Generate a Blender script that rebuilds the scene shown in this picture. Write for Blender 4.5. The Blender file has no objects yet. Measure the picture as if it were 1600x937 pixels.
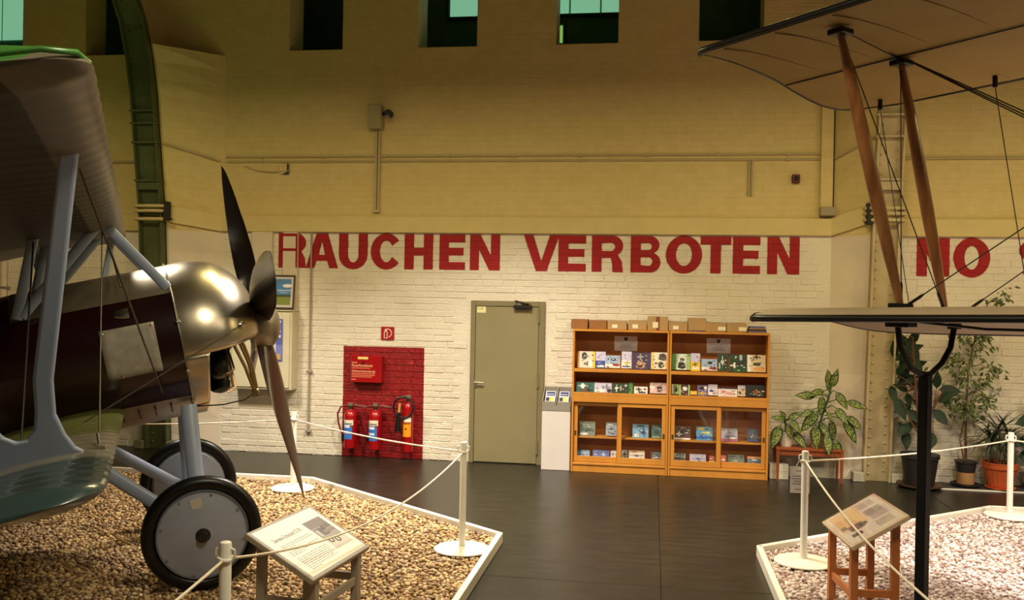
import bpy, bmesh, math, random
import numpy as np
from mathutils import Vector, Matrix, Euler
from mathutils.geometry import tessellate_polygon
random.seed(7)
C = bpy.context.scene.collection
SC = bpy.context.scene

# ------------------------------------------------------------------ camera
def make_camera():
    yaw, pitch, roll = .15159, -.00224, .018235
    cr, sr = math.cos(roll), math.sin(roll)
    cp, sp = math.cos(pitch), math.sin(pitch)
    cy, sy = math.cos(yaw), math.sin(yaw)
    def lvl(x, y, f):
        fw = cp*f - sp*y; up = sp*f + cp*y
        return Vector((cy*x - sy*fw, sy*x + cy*fw, up))
    right = lvl(cr, sr, 0); up = lvl(-sr, cr, 0); fwd = lvl(0, 0, 1)
    cam = bpy.data.cameras.new('camera'); cam.sensor_width = 36; cam.lens = 36*1432.7/1600
    cam.clip_start = .05; cam.clip_end = 200
    ob = bpy.data.objects.new('camera', cam); C.objects.link(ob)
    m = Matrix((right, up, -fwd)).transposed().to_4x4(); m.translation = Vector((0, 0, 2.0))
    ob.matrix_world = m
    SC.camera = ob
make_camera()

# ------------------------------------------------------------------ world, lamps, exposure
SC.view_settings.view_transform = 'Standard'
SC.view_settings.look = 'None'
SC.view_settings.gamma = 1
SC.view_settings.use_curve_mapping = False
SC.view_settings.exposure = 0.0
w = bpy.data.worlds.new('world'); SC.world = w; w.use_nodes = True
bg = w.node_tree.nodes['Background']
bg.inputs[0].default_value = (1.0, .70, .30, 1); bg.inputs[1].default_value = .04
def lamp(name, loc, power, col, sx, sy, rot=(0, 0, 0), spread=180):
    l = bpy.data.lights.new(name, 'AREA'); l.shape = 'RECTANGLE'; l.size = sx; l.size_y = sy
    l.energy = power; l.color = col; l.spread = math.radians(spread)
    o = bpy.data.objects.new(name, l); C.objects.link(o); o.location = loc; o.rotation_euler = rot
    return o
for x, p in ((-6.2, 70), (-2.6, 85), (1.4, 90), (5.2, 120)):   # yellow tubes near the wall
    lamp('ceiling_lamp', (x, 7.3, 4.6), p, (1.0, .80, .36), 1.2, .35)
for x in (-4.6, 0.0, 4.6):                            # lamps over the middle of the hall
    lamp('ceiling_lamp', (x, 2.8, 4.7), 160, (1.0, .87, .60), 1.2, .5)
for x, y, p, c in ((-5.4, 7.8, 190, (1.0, .90, .76)), (-1.6, 8.2, 210, (1.0, .90, .78)), (2.6, 6.4, 150, (1.0, .89, .84)), (5.8, 6.8, 170, (1.0, .89, .84))):
    lamp('spot_lamp', (x, y, 4.5), p, c, .5, .5, spread=112)

# ------------------------------------------------------------------ materials
def lin(c):
    return tuple(((v/255)/12.92 if v/255 <= .04045 else ((v/255+.055)/1.055)**2.4) for v in c)
MATS = {}
def mat(name, rgb, rough=.55, metal=0., vary=0., vscale=6., rgb2=None, bump=0., bscale=40., spec=.5, coat=0., stretch=None, emit=None, trans=0.):
    """procedural principled material; rgb is an sRGB 0-255 triple"""
    if name in MATS: return MATS[name]
    m = bpy.data.materials.new(name); m.use_nodes = True; MATS[name] = m
    nt = m.node_tree; b = nt.nodes['Principled BSDF']; c = lin(rgb)
    b.inputs['Base Color'].default_value = (*c, 1); b.inputs['Roughness'].default_value = rough
    b.inputs['Metallic'].default_value = metal; b.inputs['Specular IOR Level'].default_value = spec
    if coat: b.inputs['Coat Weight'].default_value = coat; b.inputs['Coat Roughness'].default_value = .15
    if trans: b.inputs['Transmission Weight'].default_value = trans
    if emit:
        b.inputs['Emission Color'].default_value = (*c, 1); b.inputs['Emission Strength'].default_value = emit
    if vary or rgb2 or bump:
        tc = nt.nodes.new('ShaderNodeTexCoord'); mp = nt.nodes.new('ShaderNodeMapping')
        nt.links.new(tc.outputs['Object'], mp.inputs[0])
        if stretch: mp.inputs['Scale'].default_value = stretch
    if vary or rgb2:
        n = nt.nodes.new('ShaderNodeTexNoise'); n.inputs['Scale'].default_value = vscale; n.inputs['Detail'].default_value = 5
        nt.links.new(mp.outputs[0], n.inputs[0])
        r = nt.nodes.new('ShaderNodeValToRGB'); r.color_ramp.elements[0].position = .32; r.color_ramp.elements[1].position = .68
        c2 = lin(rgb2) if rgb2 else tuple(min(1, v*(1+vary)) for v in c)
        c1 = c if rgb2 else tuple(v*(1-vary) for v in c)
        r.color_ramp.elements[0].color = (*c1, 1); r.color_ramp.elements[1].color = (*c2, 1)
        nt.links.new(n.outputs['Fac'], r.inputs[0]); nt.links.new(r.outputs[0], b.inputs['Base Color'])
    if bump:
        n2 = nt.nodes.new('ShaderNodeTexNoise'); n2.inputs['Scale'].default_value = bscale; n2.inputs['Detail'].default_value = 4
        nt.links.new(mp.outputs[0], n2.inputs[0])
        bm = nt.nodes.new('ShaderNodeBump'); bm.inputs['Strength'].default_value = bump; bm.inputs['Distance'].default_value = .01
        nt.links.new(n2.outputs['Fac'], bm.inputs['Height']); nt.links.new(bm.outputs[0], b.inputs['Normal'])
    return m
def flat(rgb):
    return mat('print_%02x%02x%02x' % tuple(rgb), rgb, .45)

def wall_paint():
    """cream paint on brick with the red painted rectangle behind the extinguishers"""
    m = bpy.data.materials.new('painted_brick'); m.use_nodes = True; nt = m.node_tree; N = nt.nodes; L = nt.links
    b = N['Principled BSDF']; b.inputs['Roughness'].default_value = .5
    g = N.new('ShaderNodeNewGeometry'); sep = N.new('ShaderNodeSeparateXYZ'); L.new(g.outputs['Position'], sep.inputs[0])
    def cmp(sock, op, v):
        n = N.new('ShaderNodeMath'); n.operation = op; L.new(sock, n.inputs[0]); n.inputs[1].default_value = v; return n.outputs[0]
    def mul(a, c):
        n = N.new('ShaderNodeMath'); n.operation = 'MULTIPLY'; L.new(a, n.inputs[0]); L.new(c, n.inputs[1]); return n.outputs[0]
    mask = mul(mul(cmp(sep.outputs[0], 'GREATER_THAN', -3.778), cmp(sep.outputs[0], 'LESS_THAN', -2.748)), cmp(sep.outputs[2], 'LESS_THAN', 1.368))
    n1 = N.new('ShaderNodeTexNoise'); n1.inputs['Scale'].default_value = 2.2; n1.inputs['Detail'].default_value = 6; L.new(g.outputs['Position'], n1.inputs[0])
    r1 = N.new('ShaderNodeValToRGB'); e = r1.color_ramp.elements
    e[0].position = .3; e[0].color = (*lin((214, 203, 184)), 1); e[1].position = .7; e[1].color = (*lin((228, 219, 200)), 1)
    L.new(n1.outputs['Fac'], r1.inputs[0])
    n2 = N.new('ShaderNodeTexNoise'); n2.inputs['Scale'].default_value = 26; n2.inputs['Detail'].default_value = 5; L.new(g.outputs['Position'], n2.inputs[0])
    r2 = N.new('ShaderNodeValToRGB'); e = r2.color_ramp.elements
    e[0].position = .3; e[0].color = (*lin((112, 0, 6)), 1); e[1].position = .66; e[1].color = (*lin((146, 3, 11)), 1)
    x = r2.color_ramp.elements.new(.74); x.color = (*lin((180, 70, 64)), 1)
    L.new(n2.outputs['Fac'], r2.inputs[0])
    mx = N.new('ShaderNodeMix'); mx.data_type = 'RGBA'; L.new(mask, mx.inputs[0]); L.new(r1.outputs[0], mx.inputs[6]); L.new(r2.outputs[0], mx.inputs[7])
    L.new(mx.outputs[2], b.inputs['Base Color'])
    mp = N.new('ShaderNodeMapping'); mp.inputs['Scale'].default_value = (1, 1, 2.6); L.new(g.outputs['Position'], mp.inputs[0])
    n3 = N.new('ShaderNodeTexNoise'); n3.inputs['Scale'].default_value = 22; n3.inputs['Detail'].default_value = 5; L.new(mp.outputs[0], n3.inputs[0])
    bp = N.new('ShaderNodeBump'); bp.inputs['Strength'].default_value = .6; bp.inputs['Distance'].default_value = .012
    L.new(n3.outputs['Fac'], bp.inputs['Height']); L.new(bp.outputs[0], b.inputs['Normal'])
    return m
def brick_bump(name, rgb, rgb2, strength, rough=.55):
    m = bpy.data.materials.new(name); m.use_nodes = True; nt = m.node_tree; N = nt.nodes; L = nt.links
    b = N['Principled BSDF']; b.inputs['Roughness'].default_value = rough
    g = N.new('ShaderNodeNewGeometry'); sep = N.new('ShaderNodeSeparateXYZ'); L.new(g.outputs['Position'], sep.inputs[0])
    cb = N.new('ShaderNodeCombineXYZ'); L.new(sep.outputs[0], cb.inputs[0]); L.new(sep.outputs[2], cb.inputs[1])
    br = N.new('ShaderNodeTexBrick'); L.new(cb.outputs[0], br.inputs[0]); br.inputs['Scale'].default_value = 1
    br.inputs['Brick Width'].default_value = .25; br.inputs['Row Height'].default_value = .0765; br.inputs['Mortar Size'].default_value = .006
    br.inputs['Mortar Smooth'].default_value = .6
    n = N.new('ShaderNodeTexNoise'); n.inputs['Scale'].default_value = 9; n.inputs['Detail'].default_value = 6; L.new(g.outputs['Position'], n.inputs[0])
    r = N.new('ShaderNodeValToRGB'); r.color_ramp.elements[0].position = .3; r.color_ramp.elements[1].position = .7
    r.color_ramp.elements[0].color = (*lin(rgb), 1); r.color_ramp.elements[1].color = (*lin(rgb2), 1)
    L.new(n.outputs['Fac'], r.inputs[0]); L.new(r.outputs[0], b.inputs['Base Color'])
    a = N.new('ShaderNodeMath'); a.operation = 'SUBTRACT'; L.new(n.outputs['Fac'], a.inputs[0]); L.new(br.outputs['Fac'], a.inputs[1])
    bp = N.new('ShaderNodeBump'); bp.inputs['Strength'].default_value = strength; bp.inputs['Distance'].default_value = .012
    L.new(a.outputs[0], bp.inputs['Height']); L.new(bp.outputs[0], b.inputs['Normal'])
    return m
def gravel_mat(name, cols):
    m = bpy.data.materials.new(name); m.use_nodes = True; nt = m.node_tree; b = nt.nodes['Principled BSDF']
    b.inputs['Roughness'].default_value = .7
    g = nt.nodes.new('ShaderNodeNewGeometry'); r = nt.nodes.new('ShaderNodeValToRGB')
    nt.links.new(g.outputs['Random Per Island'], r.inputs[0])
    el = r.color_ramp.elements
    while len(el) < len(cols): el.new(.5)
    for i, c in enumerate(cols):
        el[i].position = i/(len(cols)-1); el[i].color = (*lin(c), 1)
    nt.links.new(r.outputs[0], b.inputs['Base Color'])
    return m

# ------------------------------------------------------------------ mesh helpers
class MB:
    def __init__(s): s.v = []; s.f = []; s.m = []
    def add(s, verts, faces, mi=0):
        o = len(s.v); s.v += [tuple(p) for p in verts]; s.f += [tuple(i+o for i in f) for f in faces]; s.m += [mi]*len(faces); return s
    def box(s, x0, x1, y0, y1, z0, z1, mi=0, M=None):
        P = [(x0, y0, z0), (x1, y0, z0), (x1, y1, z0), (x0, y1, z0), (x0, y0, z1), (x1, y0, z1), (x1, y1, z1), (x0, y1, z1)]
        if M is not None: P = [M @ Vector(p) for p in P]
        return s.add(P, [(0, 3, 2, 1), (4, 5, 6, 7), (0, 1, 5, 4), (1, 2, 6, 5), (2, 3, 7, 6), (3, 0, 4, 7)], mi)
    def cbox(s, x0, x1, y0, y1, z0, z1, b=.004, mi=0, M=None):
        """box with chamfered edges"""
        bm = bmesh.new(); bmesh.ops.create_cube(bm, size=1)
        for v in bm.verts: v.co = Vector((x0+(v.co.x+.5)*(x1-x0), y0+(v.co.y+.5)*(y1-y0), z0+(v.co.z+.5)*(z1-z0)))
        bmesh.ops.bevel(bm, geom=list(bm.edges), offset=b, segments=1, affect='EDGES')
        bm.verts.index_update()
        P = [(M @ v.co) if M is not None else v.co.copy() for v in bm.verts]; F = [[v.index for v in f.verts] for f in bm.faces]; bm.free()
        return s.add(P, F, mi)
    def tube(s, pts, r, n=8, flat=1., side=None, mi=0, caps=True):
        """swept tube; r a number or a list; flat<1 squashes the section (streamline) across 'side'"""
        P = [Vector(p) for p in pts]; R = r if isinstance(r, (list, tuple)) else [r]*len(P)
        V = []; prev = None
        for i, p in enumerate(P):
            t = (P[min(i+1, len(P)-1)]-P[max(i-1, 0)]).normalized()
            if side is not None: a = Vector(side); a = (a-t*a.dot(t)).normalized()
            elif prev is None:
                a = Vector((0, 0, 1)) if abs(t.z) < .9 else Vector((1, 0, 0)); a = (a-t*a.dot(t)).normalized()
            else: a = (prev-t*prev.dot(t)).normalized()
            prev = a; c = t.cross(a)
            for k in range(n):
                q = 2*math.pi*k/n; V.append(p+a*(math.cos(q)*R[i]*flat)+c*(math.sin(q)*R[i]))
        F = []
        for i in range(len(P)-1):
            for k in range(n): F.append((i*n+k, i*n+(k+1) % n, (i+1)*n+(k+1) % n, (i+1)*n+k))
        if caps: F.append(tuple(range(n-1, -1, -1))); F.append(tuple((len(P)-1)*n+k for k in range(n)))
        return s.add(V, F, mi)
    def lathe(s, prof, n=20, M=None, mi=0, closed=True):
        """profile [(r,z)] turned about z (M maps it)"""
        V = []
        for r, z in prof:
            for k in range(n):
                q = 2*math.pi*k/n; p = Vector((r*math.cos(q), r*math.sin(q), z)); V.append(M @ p if M is not None else p)
        F = []
        for i in range(len(prof)-1):
            for k in range(n): F.append((i*n+k, i*n+(k+1) % n, (i+1)*n+(k+1) % n, (i+1)*n+k))
        if closed:
            F.append(tuple(range(n-1, -1, -1))); F.append(tuple((len(prof)-1)*n+k for k in range(n)))
        return s.add(V, F, mi)
    def grid(s, fn, nu, nv, mi=0, wrap=False):
        V = [fn(i/nu, j/nv) for i in range(nu+1) for j in range(nv+1)]
        F = [(i*(nv+1)+j, (i+1)*(nv+1)+j, (i+1)*(nv+1)+j+1, i*(nv+1)+j+1) for i in range(nu) for j in range(nv)]
        return s.add(V, F, mi)
    def prism(s, loops, fn, mi=0, back=True):
        """2D loops (first outer, then holes) -> solid; fn(u,v,w) w=0 front, w=1 back"""
        tri = tessellate_polygon([[Vector((u, v, 0)) for u, v in lp] for lp in loops])
        flatp = [p for lp in loops for p in lp]; n = len(flatp)
        V = [fn(u, v, 0) for u, v in flatp]+[fn(u, v, 1) for u, v in flatp]
        F = [tuple(t) for t in tri]
        if back: F += [tuple(n+i for i in reversed(t)) for t in tri]
        o = 0
        for lp in loops:
            k = len(lp); F += [(o+i, o+(i+1) % k, n+o+(i+1) % k, n+o+i) for i in range(k)]; o += k
        return s.add(V, F, mi)
    def mesh(s, name, mats, smooth=None, fix=True):
        me = bpy.data.meshes.new(name); me.from_pydata(s.v, [], s.f)
        for m in (mats if isinstance(mats, (list, tuple)) else [mats]): me.materials.append(m)
        me.polygons.foreach_set('material_index', s.m)
        if fix:
            bm = bmesh.new(); bm.from_mesh(me); bmesh.ops.recalc_face_normals(bm, faces=bm.faces); bm.to_mesh(me); bm.free()
        if smooth is not None:
            me.polygons.foreach_set('use_smooth', [True]*len(me.polygons)); me.set_sharp_from_angle(angle=math.radians(smooth))
        me.update(); return me
    def build(s, name, mats, parent=None, smooth=None, fix=True, loc=None):
        o = bpy.data.objects.new(name, s.mesh(name, mats, smooth, fix)); C.objects.link(o)
        if parent is not None: o.parent = parent
        if loc is not None:
            o.data.transform(Matrix.Translation(-Vector(loc))); o.location = loc
        return o
def thing(name, label, cat, loc=(0, 0, 0), rot=(0, 0, 0), group=None):
    o = bpy.data.objects.new(name, None); C.objects.link(o); o.location = loc; o.rotation_euler = rot; o.empty_display_size = .1
    return tag(o, label, cat, group)
def tag(o, label=None, cat=None, group=None, kind=None):
    if label: o['label'] = label
    if cat: o['category'] = cat
    if group: o['group'] = group
    if kind: o['kind'] = kind
    return o
def inst(name, me, parent, M, label=None):
    o = bpy.data.objects.new(name, me); C.objects.link(o); o.parent = parent; o.matrix_local = M
    if label: o['label'] = label
    return o
def struct(o, label=None):
    o['kind'] = 'structure'
    if label: o['label'] = label
    return o
def text_mesh(s, size, material, bold=0.):
    cu = bpy.data.curves.new('lettering', 'FONT'); cu.body = s; cu.size = size; cu.offset = bold; cu.resolution_u = 2
    o = bpy.data.objects.new('lettering', cu); C.objects.link(o)
    dg = bpy.context.evaluated_depsgraph_get(); me = bpy.data.meshes.new_from_object(o.evaluated_get(dg))
    bpy.data.objects.remove(o); bpy.data.curves.remove(cu)
    me.materials.clear(); me.materials.append(material); return me
def frame(o, ex, ey, ez):
    """4x4 matrix from origin and axes"""
    m = Matrix((ex, ey, ez)).transposed().to_4x4(); m.translation = Vector(o); return m
def interp(tab, z):
    for (a, b), (c, d) in zip(tab, tab[1:]):
        if z <= c: return b+(d-b)*(z-a)/(c-a)
    return tab[-1][1]
def sag(a, b, drop, n=14):
    a, b = Vector(a), Vector(b)
    return [a.lerp(b, i/n)-Vector((0, 0, drop*4*(i/n)*(1-i/n))) for i in range(n+1)]
# texts first, while the scene is still small
TXT = {k: text_mesh(*v) for k, v in {
    'title': ('Siemens-Schuckert D III', .042, flat((60, 55, 90)), .0006),
    'inhalt': ('Inhalt:', .030, flat((225, 170, 130)), .0004),
    'feuer': ('Feuerlöschdecke', .040, flat((225, 170, 130)), .0008),
    'gebrauch': ('Gebrauchsanweisung:', .037, flat((225, 170, 130)), .0006),
    'door': ('C 10', .034, flat((70, 60, 40)), .0004),
}.items()}
# ================================================================== the setting
PAINT = wall_paint()
UPPER = brick_bump('upper_wall_paint', (204, 182, 116), (212, 190, 126), .30)
SMOOTH = mat('smooth_plaster', (214, 198, 174), .6, vary=.04, vscale=3, bump=.1, bscale=30)
TRIM = mat('band_paint', (208, 188, 126), .55, vary=.04, vscale=4)
GREENDARK = mat('dark_green_gallery', (84, 116, 88), .8, vary=.1)
FLOORM = mat('floor_slab_brown', (32, 29, 21), .34, vary=.35, vscale=3.5, bump=.10, bscale=30, stretch=(1, 4, 1), spec=.4)
JOINT = mat('floor_joint', (26, 22, 18), .9, vary=.1)
MORTAR = PAINT

mb = MB(); mb.box(-16, 11, -6, 13, -.12, -.012)
floor = struct(mb.build('floor', JOINT), 'dark brown floor of large smooth slabs')
xs = [-16, -8.3, .1, 2.95, 5.8, 8.65, 11]; ys = [-6, -1.9, 2.3, 6.5, 13]
for i in range(len(xs)-1):
    for j in range(len(ys)-1):
        mb = MB(); g = .0035
        mb.cbox(xs[i]+g, xs[i+1]-g, ys[j]+g, ys[j+1]-g, -.012, 0, .003)
        mb.build('floor_slab', FLOORM, floor)

YW = 10.95
OPEN = [(-8.97, -8.25), (-7.35, -6.65), (-4.557, -3.863), (-2.898, -2.162), (-1.2, -.453), (.486, 1.228), (2.17, 2.91), (3.86, 4.6), (5.55, 6.29)]
mb = MB()
mb.box(-16, 11, 10.956, 11.4, 0, 2.775, 0)
mb.box(-16, 11, 10.956, 11.4, 2.775, 5.05, 1)
edges = [-16]+[e for o in OPEN for e in o]+[11]
for a, b in zip(edges[0::2], edges[1::2]): mb.box(a, b, 10.956, 11.4, 5.05, 7.2, 1)
mb.box(-16, 11, 10.956, 11.4, 7.2, 7.7, 1)
wall = struct(mb.build('wall_back', [PAINT, UPPER]), 'painted brick back wall, cream below and yellowish above')

# bricks: relief courses on the lower wall, the largest three hundred singly
DOORX = (-2.19, -1.24)
bricks = []
zc = 0.0; row = 0; H = .0762
while zc+H < 2.775:
    x = -10 + (.125 if row % 2 else 0)+random.uniform(-.02, .02)
    while x < 8.5:
        L = .25 if (row % 4 or random.random() < .3) else .125
        L += random.uniform(-.006, .006)
        x1 = x+L-.009
        hid = (x1 > DOORX[0] and x < DOORX[1] and zc < 1.985) or (-6.6 < x1 and x < -5.4) or (1.98 < x1 and x < 2.72)
        if not hid: bricks.append((x, x1, zc+.004, zc+H-.004))
        x += L
    zc += H; row += 1
def vis(b):
    x, x1, z, z1 = b
    if x < -2.72 or x1 > 1.98: return False
    if z < 1.75 and x1 > -.95: return False
    return z > .95 or x1 < DOORX[0]
order = sorted([b for b in bricks if vis(b)], key=lambda b: (-(b[1]-b[0] > .2), -b[0]))
single = set(order[:300])
mbu = MB()   # a unit brick, chamfered front
q = .04
mbu.add([(0, 0, 0), (1, 0, 0), (1, 0, 1), (0, 0, 1), (q*.6, -1, q*1.6), (1-q*.6, -1, q*1.6), (1-q*.6, -1, 1-q*1.6), (q*.6, -1, 1-q*1.6)],
        [(4, 5, 6, 7), (0, 1, 5, 4), (1, 2, 6, 5), (2, 3, 7, 6), (3, 0, 4, 7)])
ume = mbu.mesh('brick', PAINT, fix=False)
rest = MB()
for b in bricks:
    d = .006+random.uniform(-.003, .0035)
    M = Matrix.Translation((b[0], 10.956, b[2])) @ Matrix.Rotation(random.uniform(-.006, .006), 4, 'Z') @ Matrix.Rotation(random.uniform(-.012, .012), 4, 'Y') @ Matrix.Diagonal((b[1]-b[0], d, b[3]-b[2], 1))
    if b in single: inst('brick', ume, wall, M)
    else: rest.add([M @ Vector(v) for v in mbu.v], mbu.f)
o = rest.build('brickwork', PAINT, wall, fix=False); o['kind'] = 'stuff'

# band (ledge) that runs along the wall
mb = MB(); mb.cbox(-5.42, 2.02, 10.905, 10.957, 2.775, 2.975, .006); mb.cbox(2.72, 11, 10.905, 10.957, 2.775, 2.975, .006); mb.cbox(-16, -6.42, 10.905, 10.957, 2.775, 2.975, .006)
struct(mb.build('trim_1', TRIM), 'flat projecting plaster band along the brick wall above the red lettering')

# arched riveted ribs and the plaster piers that fair into them
YR = [(0, 10.84), (.8, 10.78), (1.6, 10.71), (2.5, 10.64), (3, 10.6), (3.6, 10.5), (3.9, 10.45), (4.4, 10.37), (4.8, 10.27), (5.2, 10.12), (5.45, 9.95), (6, 9.5), (6.6, 8.75), (7.2, 7.8)]
ZS = [0, .4, .8, 1.2, 1.6, 2.0, 2.5, 2.775, 2.975, 3.3, 3.6, 3.9, 4.2, 4.4, 4.6, 4.8, 5.0, 5.2, 5.35, 5.5, 5.75, 6, 6.3, 6.6, 6.9, 7.2]
def pier(name, xc, xa, xb, xd, zr):
    """xc corner on the wall, xa/xb rib faces, xd far corner"""
    mb = MB()
    Z = [z for z in ZS if z <= 5.0]
    rows = [[(xc, 10.956, z), (xa, interp(YR, z)+.13, z), (xb, interp(YR, z)+.13, z), (xd, 10.956, z)] for z in Z]
    for a, b, z in zip(rows, rows[1:], Z):
        for k in range(3): mb.add([a[k], a[k+1], b[k+1], b[k]], [(0, 1, 2, 3)], 0 if z < 2.77 else 1)
    top = rows[-1]; mb.add(top, [(0, 1, 2, 3)], 1)
    return struct(mb.build(name, [SMOOTH, UPPER], fix=True), 'smooth plaster pier leading to the riveted rib')
pier('wall_left', -5.40, -6.03, -6.36, -6.40, 0)
pier('wall_right', 2.02, 2.40, 2.70, 2.74, 0)
def pier_trim(name, xc, xa, z0, z1, ra, rise, out):
    mb = MB()
    a = Vector((xc, 10.95, 0)); b = Vector((xa, interp(YR, z0)+.13, 0)); d = (b-a).normalized(); nrm = Vector((d.y, -d.x, 0))
    if nrm.y > 0: nrm = -nrm
    P = []
    for t, zo in ((0, 0), (1, rise)):
        p = a.lerp(b, t)
        for w_ in (0, out):
            for z in (z0, z1): P.append(p+nrm*w_+Vector((0, 0, z+zo)))
    mb.add(P, [(0, 1, 3, 2), (4, 6, 7, 5), (0, 2, 6, 4), (1, 5, 7, 3), (2, 3, 7, 6), (0, 4, 5, 1)])
    return mb
struct(pier_trim('t', -5.41, -6.03, 2.775, 2.975, 0, .10, .045).build('trim_2', TRIM), 'plaster band rising along the pier behind the propeller')
struct(pier_trim('t', 2.02, 2.40, 2.775, 2.975, 0, .13, .045).build('trim_3', TRIM), 'plaster band rising along the pier by the wooden wing struts')

def rib(label, x0, x1, rgb, rgb2, cam_side):
    t = thing('steel_column', label, 'column', ((x0+x1)/2, interp(YR, 0)+.06, 0), group='arched riveted columns')
    off = -Vector(t.location)
    mm = mat('column_paint_'+('olive' if cam_side > 0 else 'cream'), rgb, .5, vary=.12, vscale=5, bump=.05)
    md = mat('column_dark', (30, 28, 20), .7)
    def strip(xa, xb, ya, yb):
        mb = MB(); P = []
        for z in ZS:
            y = interp(YR, z); P += [(xa, y+ya, z), (xb, y+ya, z), (xb, y+yb, z), (xa, y+yb, z)]
        P = [Vector(p)+off for p in P]; F = []
        for i in range(len(ZS)-1):
            for k in range(4): F.append((i*4+k, i*4+(k+1) % 4, i*4+4+(k+1) % 4, i*4+4+k))
        F += [(3, 2, 1, 0), tuple(len(P)-4+k for k in range(4))]
        return mb.add(P, F)
    strip(x0, x1, .085, .115).build('web', mm, t)
    strip(x0, x0+.022, 0, .10).build('flange', mm, t)
    strip(x1-.022, x1, 0, .10).build('flange', mm, t)
    mb = MB(); wdt = x1-x0
    z = .08
    while z < 6.2:
        for fx in (.22, .78):
            y = interp(YR, z+(.04 if fx > .5 else 0))+.085
            M = Matrix.Translation(Vector((x0+wdt*fx, y, z+(.04 if fx > .5 else 0)))+off) @ Matrix.Rotation(math.pi/2, 4, 'X')
            mb.lathe([(.017, 0), (.014, .008), (.006, .013)], 8, M)
        z += .105
    o = mb.build('rivets', mm, t, smooth=60); o['kind'] = 'stuff'
    for sx in (-1, 1):
        mb = MB(); xa = x0-.12 if sx < 0 else x1+.005; mb.cbox(xa, xa+.115, 10.80, 10.95, 0, .105, .006)
        mb.v = [tuple(Vector(v)+off) for v in mb.v]
        o = mb.build('footing_block', mat('cream_footing', (186, 178, 156), .7, vary=.08) if cam_side < 0 else mat('olive_footing', (120, 116, 80), .7, vary=.08), t)
    for z, h in ((3.82, .03), (3.36, .10), (4.05, .02), (4.2, .02)):
        y = interp(YR, z); mb = MB(); mb.cbox(x0-.02, x1+.02, y-.012, y+.09, z, z+.022, .003)
        if h > .05: mb.cbox(x0+.02, x1-.02, y+.02, y+.09, z-h, z, .003)
        mb.v = [tuple(Vector(v)+off) for v in mb.v]; mb.build('stiffener', mm, t)
    return t
rib('olive green riveted steel column curving overhead behind the propeller aircraft', -6.36, -6.05, (76, 82, 48), None, 1)
rib('cream painted riveted steel column beside the potted plants', 2.40, 2.69, (184, 166, 126), None, -1)

# pipes that wrap round the columns at the height of the band
PIPE = mat('pipe_paint', (190, 172, 122), .45, vary=.06)
def wrap_pipe(label, x0, x1, z, slot_dx):
    y = interp(YR, z)-.035
    pts = [(x0-.03, 10.93, z-.0), (x0-.045, y+.12, z), (x0-.035, y+.02, z), (x0, y, z), ((x0+x1)/2, y-.012, z), (x1, y, z), (x1+.05, y+.05, z+.005), (x1+.075, y+.2, z+.008)]
    if slot_dx < 0: pts = [(x0+x1-p[0], p[1], p[2]) for p in pts]
    mb = MB(); mb.tube(pts, .021, 8)
    tag(mb.build('pipe', PIPE, None, smooth=40, loc=pts[0]), label, 'pipe', 'pipes wrapped round the columns')
for z, k in ((2.90, 'lowest'), (3.0, 'middle'), (3.06, 'topmost')): wrap_pipe(k+' of three painted pipes wrapped round the olive riveted column', -6.36, -6.05, z, 1)
for z, k in ((2.93, 'lowest'), (3.0, 'middle'), (3.06, 'topmost')): wrap_pipe(k+' of three painted pipes wrapped round the cream riveted column', 2.40, 2.69, z, -1)
for x, c in ((-5.99, 'olive'), (2.35, 'cream')):
    mb = MB(); mb.cbox(x-.02, x+.03, 10.58, 10.68, 2.885, 3.12, .004); mb.cbox(x-.03, x+.04, 10.60, 10.70, 2.90, 2.92, .002)
    tag(mb.build('pipe_bracket', mat('column_dark', (30, 28, 20), .7), None, loc=(x, 10.63, 2.885)), 'black bracket where the pipes meet the pier by the '+c+' column', 'bracket', 'pipe brackets')

# gallery behind the high openings: outer wall with lit factory glazing
mb = MB(); mb.box(-16, 11, 12.5, 12.7, 4.4, 8.2); struct(mb.build('wall_outer', GREENDARK), 'dark green outer wall seen through the high openings')
mb = MB(); mb.box(-16, 11, 10.956, 12.7, 7.7, 7.85); struct(mb.build('ceiling', GREENDARK), 'unseen gallery ceiling behind the wall, shutting out ambient light')  # slab added out of view so ambient light cannot leak into the gallery
mb = MB(); mb.box(-16, 11, 11.4, 12.5, 4.4, 4.5); struct(mb.build('floor_gallery', GREENDARK), 'gallery floor behind the wall')
PANE = mat('lit_green_glass', (132, 196, 156), .2, emit=.75)
PANE2 = mat('lit_lime_glass', (150, 205, 100), .2, emit=.62)
BAR = mat('glazing_bar', (34, 60, 46), .6)
def win(n, label, cells, pm):
    x0 = min(c[0] for c in cells); x1 = max(c[1] for c in cells); z0 = min(c[2] for c in cells); z1 = max(c[3] for c in cells)
    mb = MB()
    for xa, xb, za, zb in ((x0-.03, x1+.03, z0-.04, z0), (x0-.03, x1+.03, z1, z1+.04), (x0-.03, x0, z0, z1), (x1, x1+.03, z0, z1)):
        mb.cbox(xa, xb, 12.44, 12.5, za, zb, .003)
    f = struct(mb.build('window_%d' % n, BAR), label)
    for c in cells:
        m2 = MB(); m2.box(c[0]+.012, c[1]-.012, 12.47, 12.48, c[2]+.012, c[3]-.012); m2.build('pane', pm, f)
    return f
win(1, 'lit factory window of green panes behind the high openings', [(-2.86+.42*i, -2.44+.42*i, 5.88+.5*j, 6.38+.5*j) for i in range(6) for j in range(2)], PANE)
win(2, 'small lit vent window behind the high openings', [(-1.62, -1.26, 5.48, 5.74)], PANE2)
win(3, 'lit window of pale panes behind the high opening over the left wing', [(-10.6+.43*i, -10.17+.43*i, 5.72, 6.4) for i in range(1, 3)]+[(-10.17+.36*i, -9.81+.36*i, 5.30, 5.59) for i in range(2)], PANE)
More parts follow.
